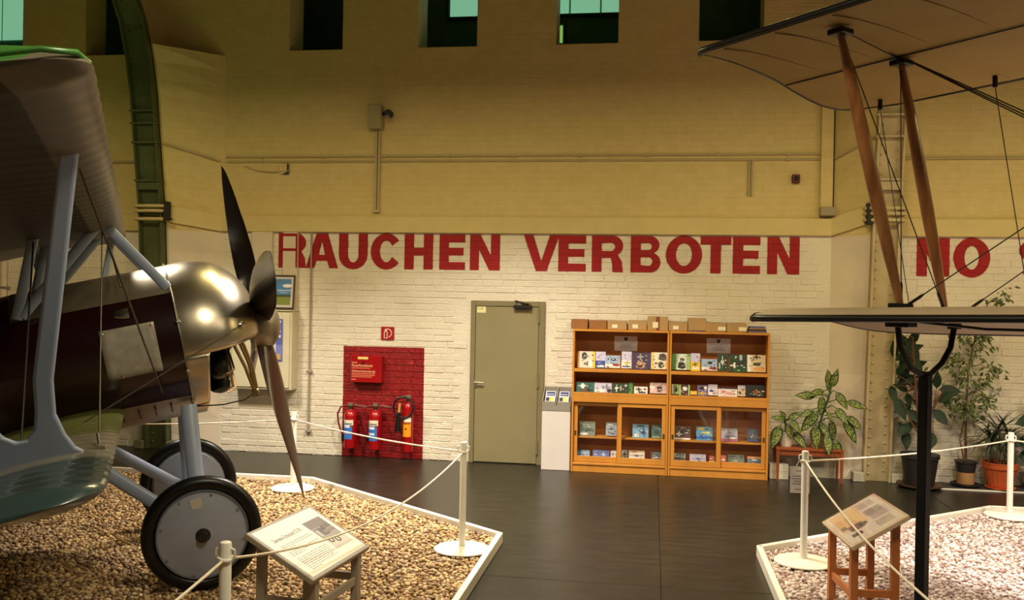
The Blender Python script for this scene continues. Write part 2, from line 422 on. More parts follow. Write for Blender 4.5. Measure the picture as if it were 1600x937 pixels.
win(4, 'narrow lit window strip behind the high opening by the olive column', [(-8.30, -8.24, 5.62, 6.6)], PANE)

# wall letters: bold painted grotesk capitals
RED = brick_bump('red_wall_letter', (146, 0, 8), (160, 2, 12), .5, .7)
def arc(cx, cy, rx, ry, a0, a1, n=14):
    return [(cx+rx*math.cos(math.radians(a0+(a1-a0)*i/n)), cy+ry*math.sin(math.radians(a0+(a1-a0)*i/n))) for i in range(n+1)]
def glyph(c, w):
    t = .118; h = .43; k = .094      # stem, cap height, thin stroke
    if c == 'T': return [[(0, h), (0, h-k), (w/2-t/2, h-k), (w/2-t/2, 0), (w/2+t/2, 0), (w/2+t/2, h-k), (w, h-k), (w, h)]]
    if c == 'H': return [[(0, 0), (t, 0), (t, .17), (w-t, .17), (w-t, 0), (w, 0), (w, h), (w-t, h), (w-t, .17+k), (t, .17+k), (t, h), (0, h)]]
    if c == 'E': return [[(0, 0), (w, 0), (w, k), (t, k), (t, .175), (w-.02, .175), (w-.02, .175+k), (t, .175+k), (t, h-k), (w, h-k), (w, h), (0, h)]]
    if c == 'N': return [[(0, 0), (t*.95, 0), (t*.95, .25), (w-t*1.1, 0), (w, 0), (w, h), (w-t*.95, h), (w-t*.95, .18), (t*1.1, h), (0, h)]]
    if c == 'V': return [[(w/2-.065, 0), (w/2+.065, 0), (w, h), (w-.115, h), (w/2, .12), (.115, h), (0, h)]]
    if c == 'A': return [[(0, 0), (.11, 0), (.143, .09), (w-.143, .09), (w-.11, 0), (w, 0), (w/2+.075, h), (w/2-.075, h)], [(.17, .165), (w/2, .33), (w-.17, .165)]]
    if c == 'U':
        r = w/2; return [[(0, h)]+arc(r, .17, r, .18, 180, 360)+[(w, h), (w-t, h)]+arc(r, .17, r-t, .095, 360, 180)+[(t, h)]]
    if c == 'O':
        r = w/2; return [arc(r, h/2, r, h/2+.008, 0, 350, 35), arc(r, h/2, r-t, h/2-.082, 0, 350, 35)]
    if c == 'C':
        r = w/2; return [arc(r, h/2, r, h/2+.008, 38, 322, 26)+arc(r, h/2, r-t, h/2-.082, 330, 30, 26)]
    if c == 'B':
        q = .12; return [[(0, 0), (w-q, 0)]+arc(w-q, .118, q, .118, -90, 78, 9)+arc(w-q-.01, .325, q-.005, .105, -70, 90, 9)+[(0, h)],
                [(t, k-.008), (t, .178)]+arc(w-q-.02, .128, .045, .05, 90, -90, 6), [(t, .262), (t, h-k+.008)]+arc(w-q-.025, .305, .04, .043, 90, -90, 6)]
    if c == 'R':
        q = .125; return [[(0, 0), (t, 0), (t, .165), (w-q-.02, .165), (w-t-.01, .1), (w-t-.005, 0), (w, 0), (w-.012, .12), (w-.06, .2)]+arc(w-q, .31, q, .12, -50, 90, 9)+[(0, h)],
                [(t, .25), (t, h-k+.005)]+arc(w-q-.02, .298, .05, .05, 90, -90, 6)]
    if c == 'S':
        o = []
        r = w/2; mid = [(r+(r-.05)*math.cos(math.radians(a))*(1), .299+.084*math.sin(math.radians(a))) for a in range(25, 271, 15)]
        mid += [(r+(r-.05)*math.cos(math.radians(a)), .131+.084*math.sin(math.radians(a))) for a in range(75, -156, -15)]
        L_ = []; R_ = []
        for i, p in enumerate(mid):
            a = mid[max(i-1, 0)]; b = mid[min(i+1, len(mid)-1)]; dx, dy = b[0]-a[0], b[1]-a[1]; l = math.hypot(dx, dy)
            L_.append((p[0]-dy/l*.047, p[1]+dx/l*.047)); R_.append((p[0]+dy/l*.047, p[1]-dx/l*.047))
        return [L_+R_[::-1]]
LET = [('R',-4.65,-4.29),('A',-4.29,-3.87),('U',-3.86,-3.49),('C',-3.45,-3.05),('H',-3.02,-2.66),('E',-2.58,-2.26),('N',-2.20,-1.83),('V',-1.54,-1.11),('E',-1.12,-0.79),('R',-0.72,-0.35),('B',-0.26,0.09),('O',0.15,0.57),('T',0.55,0.90),('E',0.92,1.23),('N',1.31,1.67),('N',2.95,3.30),('O',3.34,3.73),('S',4.03,4.38)]
for c, x0, x1 in LET:
    mb = MB(); mb.prism(glyph(c, x1-x0), lambda u, v, w_: (x0+u, 10.9445+.009*w_, 2.33+v))
    mb.build('painted_letter', RED, wall)
# cable duct with the letter bars painted across it
# ================================================================== things on the wall
WHITEP = mat('white_lacquer', (226, 222, 212), .45, vary=.03)
CREAMP = mat('cream_enamel', (205, 196, 168), .5, vary=.04)
GREY = mat('grey_plastic', (128, 122, 116), .5)
BLACK = mat('black_plastic', (16, 15, 15), .45)
STEEL = mat('bright_steel', (190, 186, 176), .28, metal=1.)
BRASS = mat('brass', (190, 160, 80), .35, metal=1.)
PAPER = mat('paper', (222, 214, 212), .7)
INK = mat('ink_lines', (120, 112, 130), .7)
DOORM = mat('olive_door_paint', (136, 126, 92), .45, vary=.05, vscale=2)
DOORF = mat('olive_frame_paint', (124, 114, 82), .5, vary=.05)
CONDUIT = mat('conduit_paint', (176, 160, 116), .5, vary=.05)

# R painted over the cable duct, and the ducts
def single(mb, name, m, label, cat, loc, group=None, smooth=None):
    return tag(mb.build(name, m, None, smooth, loc=loc), label, cat, group)
t = thing('cable_duct', 'white vertical cable duct crossing the red R of the lettering', 'cable duct', (-4.475, 10.9, 1.8))
mb = MB(); mb.cbox(-.10, .09, 0, .05, 0, .972, .004); mb.build('duct_cover', SMOOTH, t)
for z0, z1 in ((.92, .955), (.735, .77)):
    mb = MB(); mb.box(-.10, .09, -.0025, .0, z0, z1); mb.build('painted_bar', RED, t, )
for xa in (.068,):
    mb = MB(); mb.box(xa, xa+.022, -.002, .0, .53, .955); mb.build('painted_bar', RED, t)
mb = MB(); mb.cbox(-4.99, -4.72, 10.90, 10.95, 1.8, 2.773, .004)
single(mb, 'cable_duct', SMOOTH, 'wide plain white cable duct standing on the wall cabinet', 'cable duct', (-4.85, 10.95, 1.8))
t = thing('wall_pipe', 'thin grey vertical pipe on brick between cabinet and red panel', 'pipe', (-4.21, 10.925, .27))
mb = MB(); mb.tube([(0, 0, 0), (0, 0, .75), (0.0, 0, 2.5)], .012, 8); mb.build('tube', mat('grey_pipe', (150, 140, 124), .5), t, smooth=40)
for z in (.01, .75):
    mb = MB(); mb.cbox(-.035, .035, -.02, .022, z, z+.035, .004); mb.build('clamp', mat('grey_pipe', (150, 140, 124), .5), t)
# conduits along the upper wall
for z, lb in ((3.715, 'upper of two thin conduits running along the yellow wall'), (3.655, 'lower of two thin conduits running along the yellow wall')):
    t = thing('conduit', lb, 'conduit', (-5.4, 10.94, z))
    mb = MB(); mb.tube([(0.03, 0, 0), (7.3, 0, 0)], .011, 6); mb.build('tube', CONDUIT, t, smooth=40)
    for i in range(9):
        mb = MB(); mb.cbox(.5+i*.8, .53+i*.8, -.016, .014, -.016, .016, .003); mb.build('clip', CONDUIT, t)
t = thing('conduit', 'short vertical conduit stub below the twin conduits near the red alarm', 'conduit', (1.1, 10.935, 3.235))
for dx in (-.018, .018):
    mb = MB(); mb.tube([(dx, 0, 0), (dx, 0, .42)], .011, 6); mb.build('tube', CONDUIT, t, smooth=40)
for lb, xa, ya, xb, yb, z0, z1 in (('conduit rising along the pier by the olive riveted column', -5.42, 10.90, -6.01, interp(YR, 3.7)+.09, 3.66, 3.83),
                                   ('conduit rising along the pier by the cream riveted column', 2.03, 10.90, 2.38, interp(YR, 3.7)+.09, 3.66, 3.84)):
    mb = MB(); mb.tube([(xa, ya, z0), (xb, yb, z1)], .012, 6); single(mb, 'conduit', CONDUIT, lb, 'conduit', (xa, ya, z0), smooth=40)
mb = MB(); mb.tube([(2.8, 10.935, 3.66), (9, 10.935, 3.66)], .014, 6); single(mb, 'conduit', CONDUIT, 'conduit on the wall above the word NO', 'conduit', (2.8, 10.935, 3.66), smooth=40)
mb = MB(); mb.tube([(-13, 10.935, 3.66), (-6.5, 10.935, 3.66)], .014, 6); single(mb, 'conduit', CONDUIT, 'conduit on the wall behind the upper wing of the grey strutted biplane', 'conduit', (-6.5, 10.935, 3.66), smooth=40)
# loose cable and hole
mb = MB(); mb.tube([(-5.12, 10.935, 3.60), (-4.95, 10.93, 3.545), (-4.75, 10.925, 3.525), (-4.5, 10.93, 3.54)], .006, 6)
single(mb, 'loose_cable', CONDUIT, 'loose thin cable hanging on the yellow wall by the square hole', 'cable', (-5.12, 10.935, 3.6), smooth=40)
t = thing('wall_hatch', 'small square wall cover with a dark open corner above the lettering', 'cover', (-4.6, 10.945, 3.5))
mb = MB(); mb.cbox(-.06, .045, -.012, .012, .0, .13, .004); mb.build('cover_plate', UPPER, t)
mb = MB(); mb.prism([[(-.02, -.005), (.07, -.005), (.07, .13), (.045, .13), (.045, .03)]], lambda u, v, w_: (u, -.014+.01*w_, v)); mb.build('dark_gap', BLACK, t)
# camera / heater box with lens and double conduit
t = thing('surveillance_camera', 'beige box on the high wall with a black camera head beside it', 'camera', (-3.37, 10.95, 3.03))
mb = MB(); mb.cbox(-.10, .065, -.15, 0, 1.01, 1.30, .008); mb.build('housing', mat('beige_box', (158, 144, 104), .5), t)
mb = MB(); mb.tube([(.06, -.08, 1.2), (.13, -.10, 1.19)], .02, 8); mb.lathe([(.045, -.05), (.05, 0), (.045, .05)], 12, Matrix.Translation((.155, -.12, 1.19)) @ Matrix.Rotation(math.pi/2, 4, 'X')); mb.build('camera_head', BLACK, t, smooth=40)
mb = MB(); mb.lathe([(.024, 0), (.024, .02)], 12, Matrix.Translation((.155, -.165, 1.14)) @ Matrix.Rotation(math.pi/2, 4, 'X')); mb.build('lens', GREY, t)
for dx in (-.028, .012):
    mb = MB(); mb.cbox(dx-.014, dx+.014, -.03, -.002, 0, 1.02, .003); mb.build('conduit_run', CONDUIT, t)
mb = MB(); mb.cbox(-.055, .035, -.04, -.002, -.01, .03, .004); mb.build('end_cap', CONDUIT, t)
t = thing('alarm_sounder', 'small dark red alarm sounder on the yellow wall', 'alarm', (1.61, 10.95, 3.38))
mb = MB(); mb.cbox(-.045, .045, -.05, 0, 0, .10, .01); mb.build('housing', mat('dark_red_plastic', (92, 10, 14), .4), t)
mb = MB(); mb.lathe([(.02, 0), (.026, .02), (.01, .03)], 12, Matrix.Translation((0, -.05, .05)) @ Matrix.Rotation(math.pi/2, 4, 'X')); mb.build('horn', BLACK, t)
t = thing('cable_duct', 'tall plastered duct with a junction box at its foot beside the red alarm', 'cable duct', (1.94, 10.95, 3.0))
mb = MB(); mb.cbox(-.06, .075, -.06, 0, .10, 2.0, .004); mb.build('duct_cover', UPPER, t)
mb = MB(); mb.tube([(.088, -.02, .10), (.088, -.02, 2.0)], .007, 6); mb.build('black_cable', BLACK, t)
mb = MB(); mb.cbox(-.065, .10, -.12, 0, .0, .10, .006); mb.build('junction_box', mat('beige_grey_box', (150, 138, 108), .5), t)

# wall cabinet with poster and the framed picture on it
t = thing('wall_cabinet', 'cream metal cabinet on the brick wall behind the propeller', 'cabinet', (-4.75, 10.95, .81))
mb = MB(); mb.cbox(-.42, .375, -.20, -.002, 0, .975, .008); mb.build('body', CREAMP, t)
mb = MB(); mb.cbox(-.40, .35, -.215, -.201, .03, .94, .004); mb.build('door', CREAMP, t)
mb = MB(); mb.cbox(-.43, .385, -.22, 0, .976, .99, .003); mb.build('top_plate', CREAMP, t)
t2 = thing('poster', 'blue and white lettered poster stuck to the cream cabinet', 'poster', (-4.56, 10.73, 1.17))
mb = MB(); mb.box(-.16, .075, -.003, 0, 0, .52); mb.build('sheet', flat((206, 204, 216)), t2)
for i, (x0, x1, z0, z1, c) in enumerate([(-.01, .075, .0, .52, (92, 96, 170)), (-.01, .07, .02, .2, (120, 128, 196)), (.02, .05, .47, .50, (235, 235, 240)), (.02, .05, .41, .44, (235, 235, 240)), (.02, .05, .35, .38, (235, 235, 240)), (.02, .05, .29, .32, (235, 235, 240)), (-.14, -.02, .3, .31, (150, 150, 170)), (-.14, -.02, .26, .27, (150, 150, 170)), (.0, .05, .02, .09, (190, 160, 90))]):
    mb = MB(); mb.box(x0, x1, -.004-.0006*i, -.003, z0, z1); mb.build('print', flat(c), t2)
t = thing('framed_picture', 'framed landscape picture with blue sky leaning on top of cream cabinet', 'picture', (-4.55, 10.85, 1.81), (math.radians(-6), 0, 0))
for a in ((-.165, -.145, 0, .425), (.135, .155, 0, .425), (-.145, .135, 0, .02), (-.145, .135, .405, .425)):
    mb = MB(); mb.cbox(a[0], a[1], -.02, .0, a[2], a[3], .003); mb.build('frame_bar', mat('dark_brown_frame', (70, 44, 32), .4), t)
mb = MB(); mb.box(-.146, .136, -.008, -.001, .019, .406); mb.build('mount', flat((196, 190, 178)), t)
for i, (x0, x1, z0, z1, c) in enumerate([(-.115, .105, .05, .375, (70, 124, 176)), (-.115, .105, .05, .155, (120, 128, 50)), (-.115, .105, .15, .18, (58, 72, 38)), (-.07, .105, .225, .24, (170, 190, 210)), (-.04, .06, .20, .212, (150, 178, 204))]):
    mb = MB(); mb.box(x0, x1, -.009-.0006*i, -.008, z0, z1); mb.build('print', flat(c), t)
mb = MB(); mb.prism([arc(.06, .29, .065, .022, 0, 340, 17)], lambda u, v, w_: (u, -.0125+.0006*w_, v)); mb.build('print', flat((232, 226, 218)), t)
mb = MB(); mb.prism([arc(-.05, .345, .022, .014, 0, 340, 17)], lambda u, v, w_: (u, -.0125+.0006*w_, v)); mb.build('print', flat((110, 96, 70)), t)

# door
mb = MB()
mb.cbox(-2.169, -2.112, 10.915, 10.958, 0, 1.962, .004); mb.cbox(-1.337, -1.263, 10.915, 10.958, 0, 1.962, .004); mb.cbox(-2.112, -1.337, 10.915, 10.958, 1.897, 1.962, .004)
door = struct(mb.build('door_1', DOORF), 'olive green steel door with a closer in the brick wall')
mb = MB(); mb.cbox(-2.108, -1.341, 10.925, 10.955, .012, 1.893, .004); mb.build('door_leaf', DOORM, door)
mb = MB(); mb.cbox(-2.12, -2.085, 10.917, 10.925, .90, 1.0, .002); mb.tube([(-2.105, 10.922, .975), (-2.105, 10.88, .975), (-1.99, 10.88, .972)], .009, 8); mb.build('door_handle', STEEL, door, smooth=40)
for z in (.13, .93, 1.70):
    mb = MB(); mb.tube([(-1.335, 10.907, z), (-1.335, 10.907, z+.17)], .013, 8); mb.build('hinge', DOORF, door, smooth=40)
mb = MB(); mb.cbox(-1.64, -1.42, 10.86, 10.924, 1.875, 1.915, .006); mb.build('door_closer', BLACK, door)
mb = MB(); mb.tube([(-1.62, 10.85, 1.965), (-1.50, 10.845, 1.935), (-1.46, 10.87, 1.93)], .010, 6); mb.tube([(-1.62, 10.85, 1.965), (-1.6, 10.93, 1.96)], .008, 6); mb.build('closer_arm', BLACK, door, smooth=40)
mb = MB(); mb.cbox(-1.55, -1.44, 10.87, 10.92, 1.914, 1.945, .006); mb.build('closer_spring', BRASS, door)
mb = MB(); mb.box(-2.095, -1.985, 10.922, 10.925, 1.815, 1.89); nt_ = mb.build('door_note', flat((222, 214, 160)), door)
inst('note_lettering', TXT['door'], nt_, Matrix.Translation((-2.088, 10.9212, 1.855)) @ Matrix.Rotation(math.pi/2, 4, 'X'))

# fire sign, blanket box, extinguishers
t = thing('fire_sign', 'small red square sign with white extinguisher symbol above red panel', 'sign', (-3.214, 10.94, 1.455))
mb = MB(); mb.cbox(-.083, .083, -.004, .008, 0, .162, .002); mb.build('plate', flat((160, 18, 26)), t)
W_ = flat((232, 214, 196))
mb = MB()
def pic(loops): mb.prism(loops, lambda u, v, w_: (u, -.0055+.0015*w_, v))
pic([[(-.045, .02), (.0, .02), (.0, .095), (-.012, .108), (-.033, .108), (-.045, .095)], [(-.037, .028), (-.037, .092), (-.03, .1), (-.015, .1), (-.008, .092), (-.008, .028)]])
pic([arc(.0, .085, .055, .055, 125, -75, 16)+arc(.0, .085, .046, .046, -75, 125, 16)])
pic([[(-.034, .106), (-.011, .106), (-.008, .122), (-.034, .134), (-.04, .128)]])
mb.build('symbol', W_, t)
REDP = mat('red_enamel', (152, 5, 12), .3, vary=.05, coat=.3)
t = thing('fire_blanket_box', 'red lettered fire blanket box on the red painted panel', 'box', (-3.456, 10.95, .93))
mb = MB(); mb.cbox(-.19, .20, -.11, 0, 0, .33, .006); mb.build('body', REDP, t)
mb = MB(); mb.box(-.10, .03, -.1125, -.11, .285, .315); mb.build('paper_strip', flat((226, 200, 120)), t)
mb = MB(); mb.lathe([(.014, 0), (.014, .012)], 10, Matrix.Translation((-.03, -.11, .245)) @ Matrix.Rotation(math.pi/2, 4, 'X')); mb.build('knob', BLACK, t)
def place_text(k, x, y, z, sx=1., sy=1.):
    inst('lettering', TXT[k], t, Matrix.Translation((x, y, z)) @ Matrix.Rotation(math.pi/2, 4, 'X') @ Matrix.Diagonal((sx, sy, 1, 1)))
place_text('inhalt', -.175, -.1125, .235)
place_text('feuer', -.175, -.1125, .195, .98, 1.1)
place_text('gebrauch', -.175, -.1125, .127, .93, 1.1)
mb = MB()
for z, x1 in ((.172, .06), (.105, .12), (.085, .12), (.065, .08)): mb.box(-.175, x1, -.1122, -.1105, z, z+.008)
mb.box(-.175, -.12, -.1122, -.1105, .03, .042); mb.build('small_print', flat((215, 130, 100)), t)
HOSE = mat('red_hose', (110, 24, 22), .45); RUB = mat('black_rubber', (14, 13, 13), .4)
VALVE = mat('grey_cast_valve', (150, 146, 126), .35, metal=.7)
def band(r, z0, z1, a0, a1, off=.0012):
    mb = MB()
    return mb.grid(lambda i, j: ((r+off)*math.sin(math.radians(a0+(a1-a0)*i)), -(r+off)*math.cos(math.radians(a0+(a1-a0)*i)), z0+(z1-z0)*j), 8, 1)
def extinguisher(x, zb, r, zt, label, kind):
    t = thing('fire_extinguisher', label, 'extinguisher', (x, 10.84, zb), group='fire extinguishers on the red panel')
    h = zt-zb
    mb = MB(); mb.lathe([(r*.86, 0), (r*.95, .006), (r, .03), (r, h-.09), (r*.93, h-.05), (r*.6, h-.02), (r*.3, h-.004), (r*.28, h)], 22); mb.build('cylinder', REDP, t, smooth=35)
    mb = MB(); mb.lathe([(.022, h-.005), (.026, h+.01), (.026, h+.03), (.014, h+.04)], 14); mb.build('collar', mat('dark_valve', (60, 60, 44), .4, metal=.6), t, smooth=40)
    mb = MB(); mb.cbox(-.03, .03, -.022, .022, h+.035, h+.075, .006)
    mb.cbox(-.02, .13, -.014, .014, h+.0, h+.014, .004, M=Matrix.Translation((0, 0, .05)) @ Matrix.Rotation(.14 if kind != 'co' else -.2, 4, 'Y')); mb.build('valve_lever', VALVE, t)
    mb = MB(); mb.cbox(-.02, .02, r*.6, .105, h-.2, h-.16, .004); mb.build('wall_bracket', RUB, t)
    if kind != 'co':
        band(r, h-.19, h-.125, -52, 42).build('white_label', flat((226, 216, 196)), t, fix=False)
        lb = band(r, .115, h-.205, -60, 32); lo = lb.build('blue_label', flat((58, 112, 190)), t, fix=False)
        for z, hh in ((.255, .03), (.185, .026), (.29, .008)):
            band(r, z, z+hh, -50, 10, .002).build('label_print', flat((214, 226, 240) if hh > .01 else (110, 160, 220)), lo, fix=False)
        band(r, h-.18, h-.165, -45, 30, .002).build('pictogram_strip', flat((90, 110, 90)), t, fix=False)
        mb = MB(); mb.tube([(-.02, 0, h+.04), (-.07, -.01, h+.045), (-.125, -.015, h+.02), (-.16, -.02, h-.06), (-.15, -.02, h-.16), (-.115, -.02, h-.27), (-.095, -.01, h-.32)], .011, 8); mb.build('hose', HOSE, t, smooth=50)
        mb = MB(); mb.tube([(-.095, -.01, h-.31), (-.095, -.005, h-.40)], .016, 8); mb.build('nozzle', RUB, t, smooth=50)
    else:
        band(r, h-.245, h-.185, -50, 45).build('white_label', flat((232, 226, 216)), t, fix=False)
        lo = band(r, .19, h-.255, -60, 45).build('orange_label', flat((232, 150, 26)), t, fix=False)
        band(r, .345, .355, -50, 30, .002).build('label_print', flat((50, 30, 10)), lo, fix=False); band(r, .28, .295, -20, 0, .002).build('label_print', flat((50, 30, 10)), lo, fix=False)
        mb = MB(); c = (-.045, -.05, h-.07); mb.tube([(c[0]+.125*math.cos(math.radians(a)), c[1]-.02, c[2]+.125*math.sin(math.radians(a))) for a in range(70, 430, 18)], .012, 8); mb.build('hose', RUB, t, smooth=50)
        mb = MB(); mb.tube([(-.09, -.07, h-.02), (-.10, -.07, h-.13)], .016, 8); mb.build('wooden_grip', mat('pale_wood_grip', (196, 150, 80), .5), t, smooth=50)
        mb = MB(); mb.tube([(-.10, -.07, h-.13), (-.11, -.06, h-.25), (-.115, -.05, h-.36)], [.02, .034, .042], 12); mb.build('discharge_horn', RUB, t, smooth=50)
extinguisher(-3.635, .125, .079, .60, 'red extinguisher with blue label, hose hanging against the white brick', 'blue')
extinguisher(-3.32, .115, .079, .605, 'red extinguisher with blue label between its twin and the orange one', 'blue')
extinguisher(-2.905, .105, .066, .72, 'slim red extinguisher with orange label and coiled black hose', 'co')

# ================================================================== bookcases
OAK = mat('golden_oak_veneer', (198, 134, 54), .42, vary=.10, vscale=4, stretch=(1, 1, .18), bump=.03, bscale=60)
OAKD = mat('golden_oak_back', (168, 102, 42), .5, vary=.12, vscale=3, stretch=(1, 1, .15))
def glass_mat():
    m = bpy.data.materials.new('cabinet_glass'); m.use_nodes = True; nt = m.node_tree; N = nt.nodes
    tr = N.new('ShaderNodeBsdfTransparent'); gl = N.new('ShaderNodeBsdfGlossy'); gl.inputs['Roughness'].default_value = .03
    fr = N.new('ShaderNodeLayerWeight'); pw = N.new('ShaderNodeMath'); pw.operation = 'POWER'; pw.inputs[1].default_value = 4
    ma = N.new('ShaderNodeMath'); ma.operation = 'MULTIPLY_ADD'; ma.inputs[1].default_value = .5; ma.inputs[2].default_value = .035; mx = N.new('ShaderNodeMixShader')
    nt.links.new(fr.outputs['Facing'], pw.inputs[0]); nt.links.new(pw.outputs[0], ma.inputs[0])
    nt.links.new(ma.outputs[0], mx.inputs[0]); nt.links.new(tr.outputs[0], mx.inputs[1]); nt.links.new(gl.outputs[0], mx.inputs[2])
    nt.links.new(mx.outputs[0], N['Material Output'].inputs[0]); return m
GLASS = glass_mat()
def bookcase(x0, x1, label, doors):
    t = thing('bookcase', label, 'bookcase', ((x0+x1)/2, 10.78, 0), group='golden wooden bookcases against the brick wall')
    cx = (x0+x1)/2
    def P(name, a, m=OAK, b=.003, parent=None):
        mb = MB(); mb.cbox(a[0]-cx, a[1]-cx, a[2]-10.78, a[3]-10.78, a[4], a[5], b); return mb.build(name, m, parent or t)
    yf, yb = 10.62, 10.94
    P('side_panel', (x0, x0+.022, yf, yb, 0, 1.63)); P('side_panel', (x1-.022, x1, yf, yb, 0, 1.63))
    P('top_panel', (x0, x1, yf-.002, yb, 1.63, 1.655))
    P('back_panel', (x0+.022, x1-.022, yb-.012, yb, .06, 1.63), OAKD, .001)
    P('shelf', (x0+.022, x1-.022, yf+.005, yb-.012, 1.165, 1.19)); P('shelf', (x0+.022, x1-.022, yf+.005, yb-.012, .895, .915))
    P('shelf_lip', (x0+.022, x1-.022, yf, yf+.012, 1.16, 1.2)); P('shelf_lip', (x0+.022, x1-.022, yf, yf+.012, .89, .925))
    P('rail', (x0+.022, x1-.022, yf, yf+.02, .812, .889)); P('bottom_panel', (x0+.022, x1-.022, yf, yb-.012, .085, .11))
    P('inner_shelf', (x0+.022, x1-.022, yf+.1, yb-.012, .38, .4))
    P('plinth', (x0+.022, x1-.022, yf+.012, yf+.03, 0, .084))
    for (a, b, front, hs) in doors:
        y0 = yf+.014 if front else yf+.042
        mb = MB()
        for q in ((a, a+.045, .115, .808), (b-.045, b, .115, .808), (a+.045, b-.045, .115, .18), (a+.045, b-.045, .765, .808)):
            mb.cbox(q[0]-cx, q[1]-cx, y0-10.78, y0+.022-10.78, q[2], q[3], .002)
        d = mb.build('sliding_door', OAK, t)
        mb = MB(); mb.box(a+.04-cx, b-.04-cx, y0+.009-10.78, y0+.013-10.78, .175, .77); mb.build('pane', GLASS, d)
        hx = a+.012 if hs < 0 else b-.033
        mb = MB(); mb.cbox(hx-cx, hx+.021-cx, y0-.004-10.78, y0-.0005-10.78, .42, .475, .001); mb.build('finger_pull', mat('dull_brass_pull', (120, 96, 60), .4, metal=.8), d)
    return t
bookcase(-.90, .205, 'golden wooden bookcase standing next to the white brochure stand', [(-.876, -.33, False, -1), (-.365, .181, True, 1)])
bookcase(.211, 1.32, 'golden wooden bookcase standing next to the plant bench', [(.236, .795, True, -1), (.76, 1.296, False, 1)])

def magazine(x0, x1, z0, z1, base, blocks, label, y=10.70, group=None, lean=12, name='magazine', cat='magazine'):
    """a leaning booklet: cover plus printed areas given in cover fractions"""
    h = (z1-z0)/math.cos(math.radians(lean)); wd = x1-x0-.006
    t = thing(name, label, cat, ((x0+x1)/2, y, z0+.001), (math.radians(-lean), 0, 0), group)
    mb = MB(); mb.box(-wd/2, wd/2, -.004, .0, 0, h); mb.build('cover', flat(base), t)
    for i, (a, b, c, d, col) in enumerate(blocks):
        mb = MB(); yy_ = -.0046-.0004*i
        if b-a > .93 or d-c > .93 or max(base) == base[0] == 0: mb.box(-wd/2+a*wd, -wd/2+b*wd, yy_, -.004, c*h, d*h)
        else:
            x0_, x1_, z0_, z1_ = -wd/2+a*wd, -wd/2+b*wd, c*h, d*h; cx_, cz_ = (x0_+x1_)/2, (z0_+z1_)/2; rx, rz = (x1_-x0_)/2, (z1_-z0_)/2
            if i % 3 == 0: lp = [(-1, -.2), (-.3, -.35), (-.1, -1), (.25, -.95), (.2, -.3), (1, -.1), (.95, .25), (.25, .3), (.1, 1), (-.25, .9), (-.3, .3), (-1, .15)]   # aircraft-like
            elif i % 3 == 1: lp = [(-1, -.7), (.2, -1), (1, -.6), (.9, .5), (.3, 1), (-.8, .8)]
            else: lp = [(math.cos(q*.5236)*(1 if q % 2 else .8), math.sin(q*.5236)) for q in range(12)]
            mb.prism([[(cx_+u*rx, cz_+v*rz) for u, v in lp]], lambda u, v, w_: (u, yy_+(.0006*w_), v))
        mb.build('print', flat(col), t)
    rr = random.Random(label)
    for col in ((28, 26, 30), (222, 216, 206), tuple(int(v*.6) for v in base)):
        mb = MB()
        for q in range(7):
            u, v = rr.uniform(-wd*.42, wd*.36), rr.uniform(.06*h, .86*h); su, sv = rr.uniform(.04, .16)*wd, rr.uniform(.015, .07)*h; yy_ = -.0075-.0003*q
            mb.add([(u, yy_, v), (u+su, yy_, v+rr.uniform(-.02, .02)*h), (u+su*rr.uniform(.6, 1), yy_, v+sv), (u+su*.1, yy_, v+sv*rr.uniform(.5, 1))], [(0, 1, 2, 3)])
        o = mb.build('print_detail', flat(col), t, fix=False); o['kind'] = 'stuff'
    return t
DK = (34, 30, 30); WH = (226, 220, 214); YE = (226, 186, 20); LB = (150, 170, 200); BLU = (40, 60, 140); LAV = (190, 184, 212); GR = (44, 110, 50); LG = (150, 176, 110); RD = (150, 36, 36); BR = (150, 96, 60); NV = (24, 34, 70); TE = (40, 92, 84); GY = (120, 122, 120); OR = (206, 130, 60); PU = (62, 36, 70)
def plane_blocks(c1, c2): return [(.1, .6, .45, .8, c1), (.25, .45, .3, .9, c1), (.5, .9, .1, .35, c2), (.6, .75, .55, .9, c2)]
UP = 'upper open shelf'; 
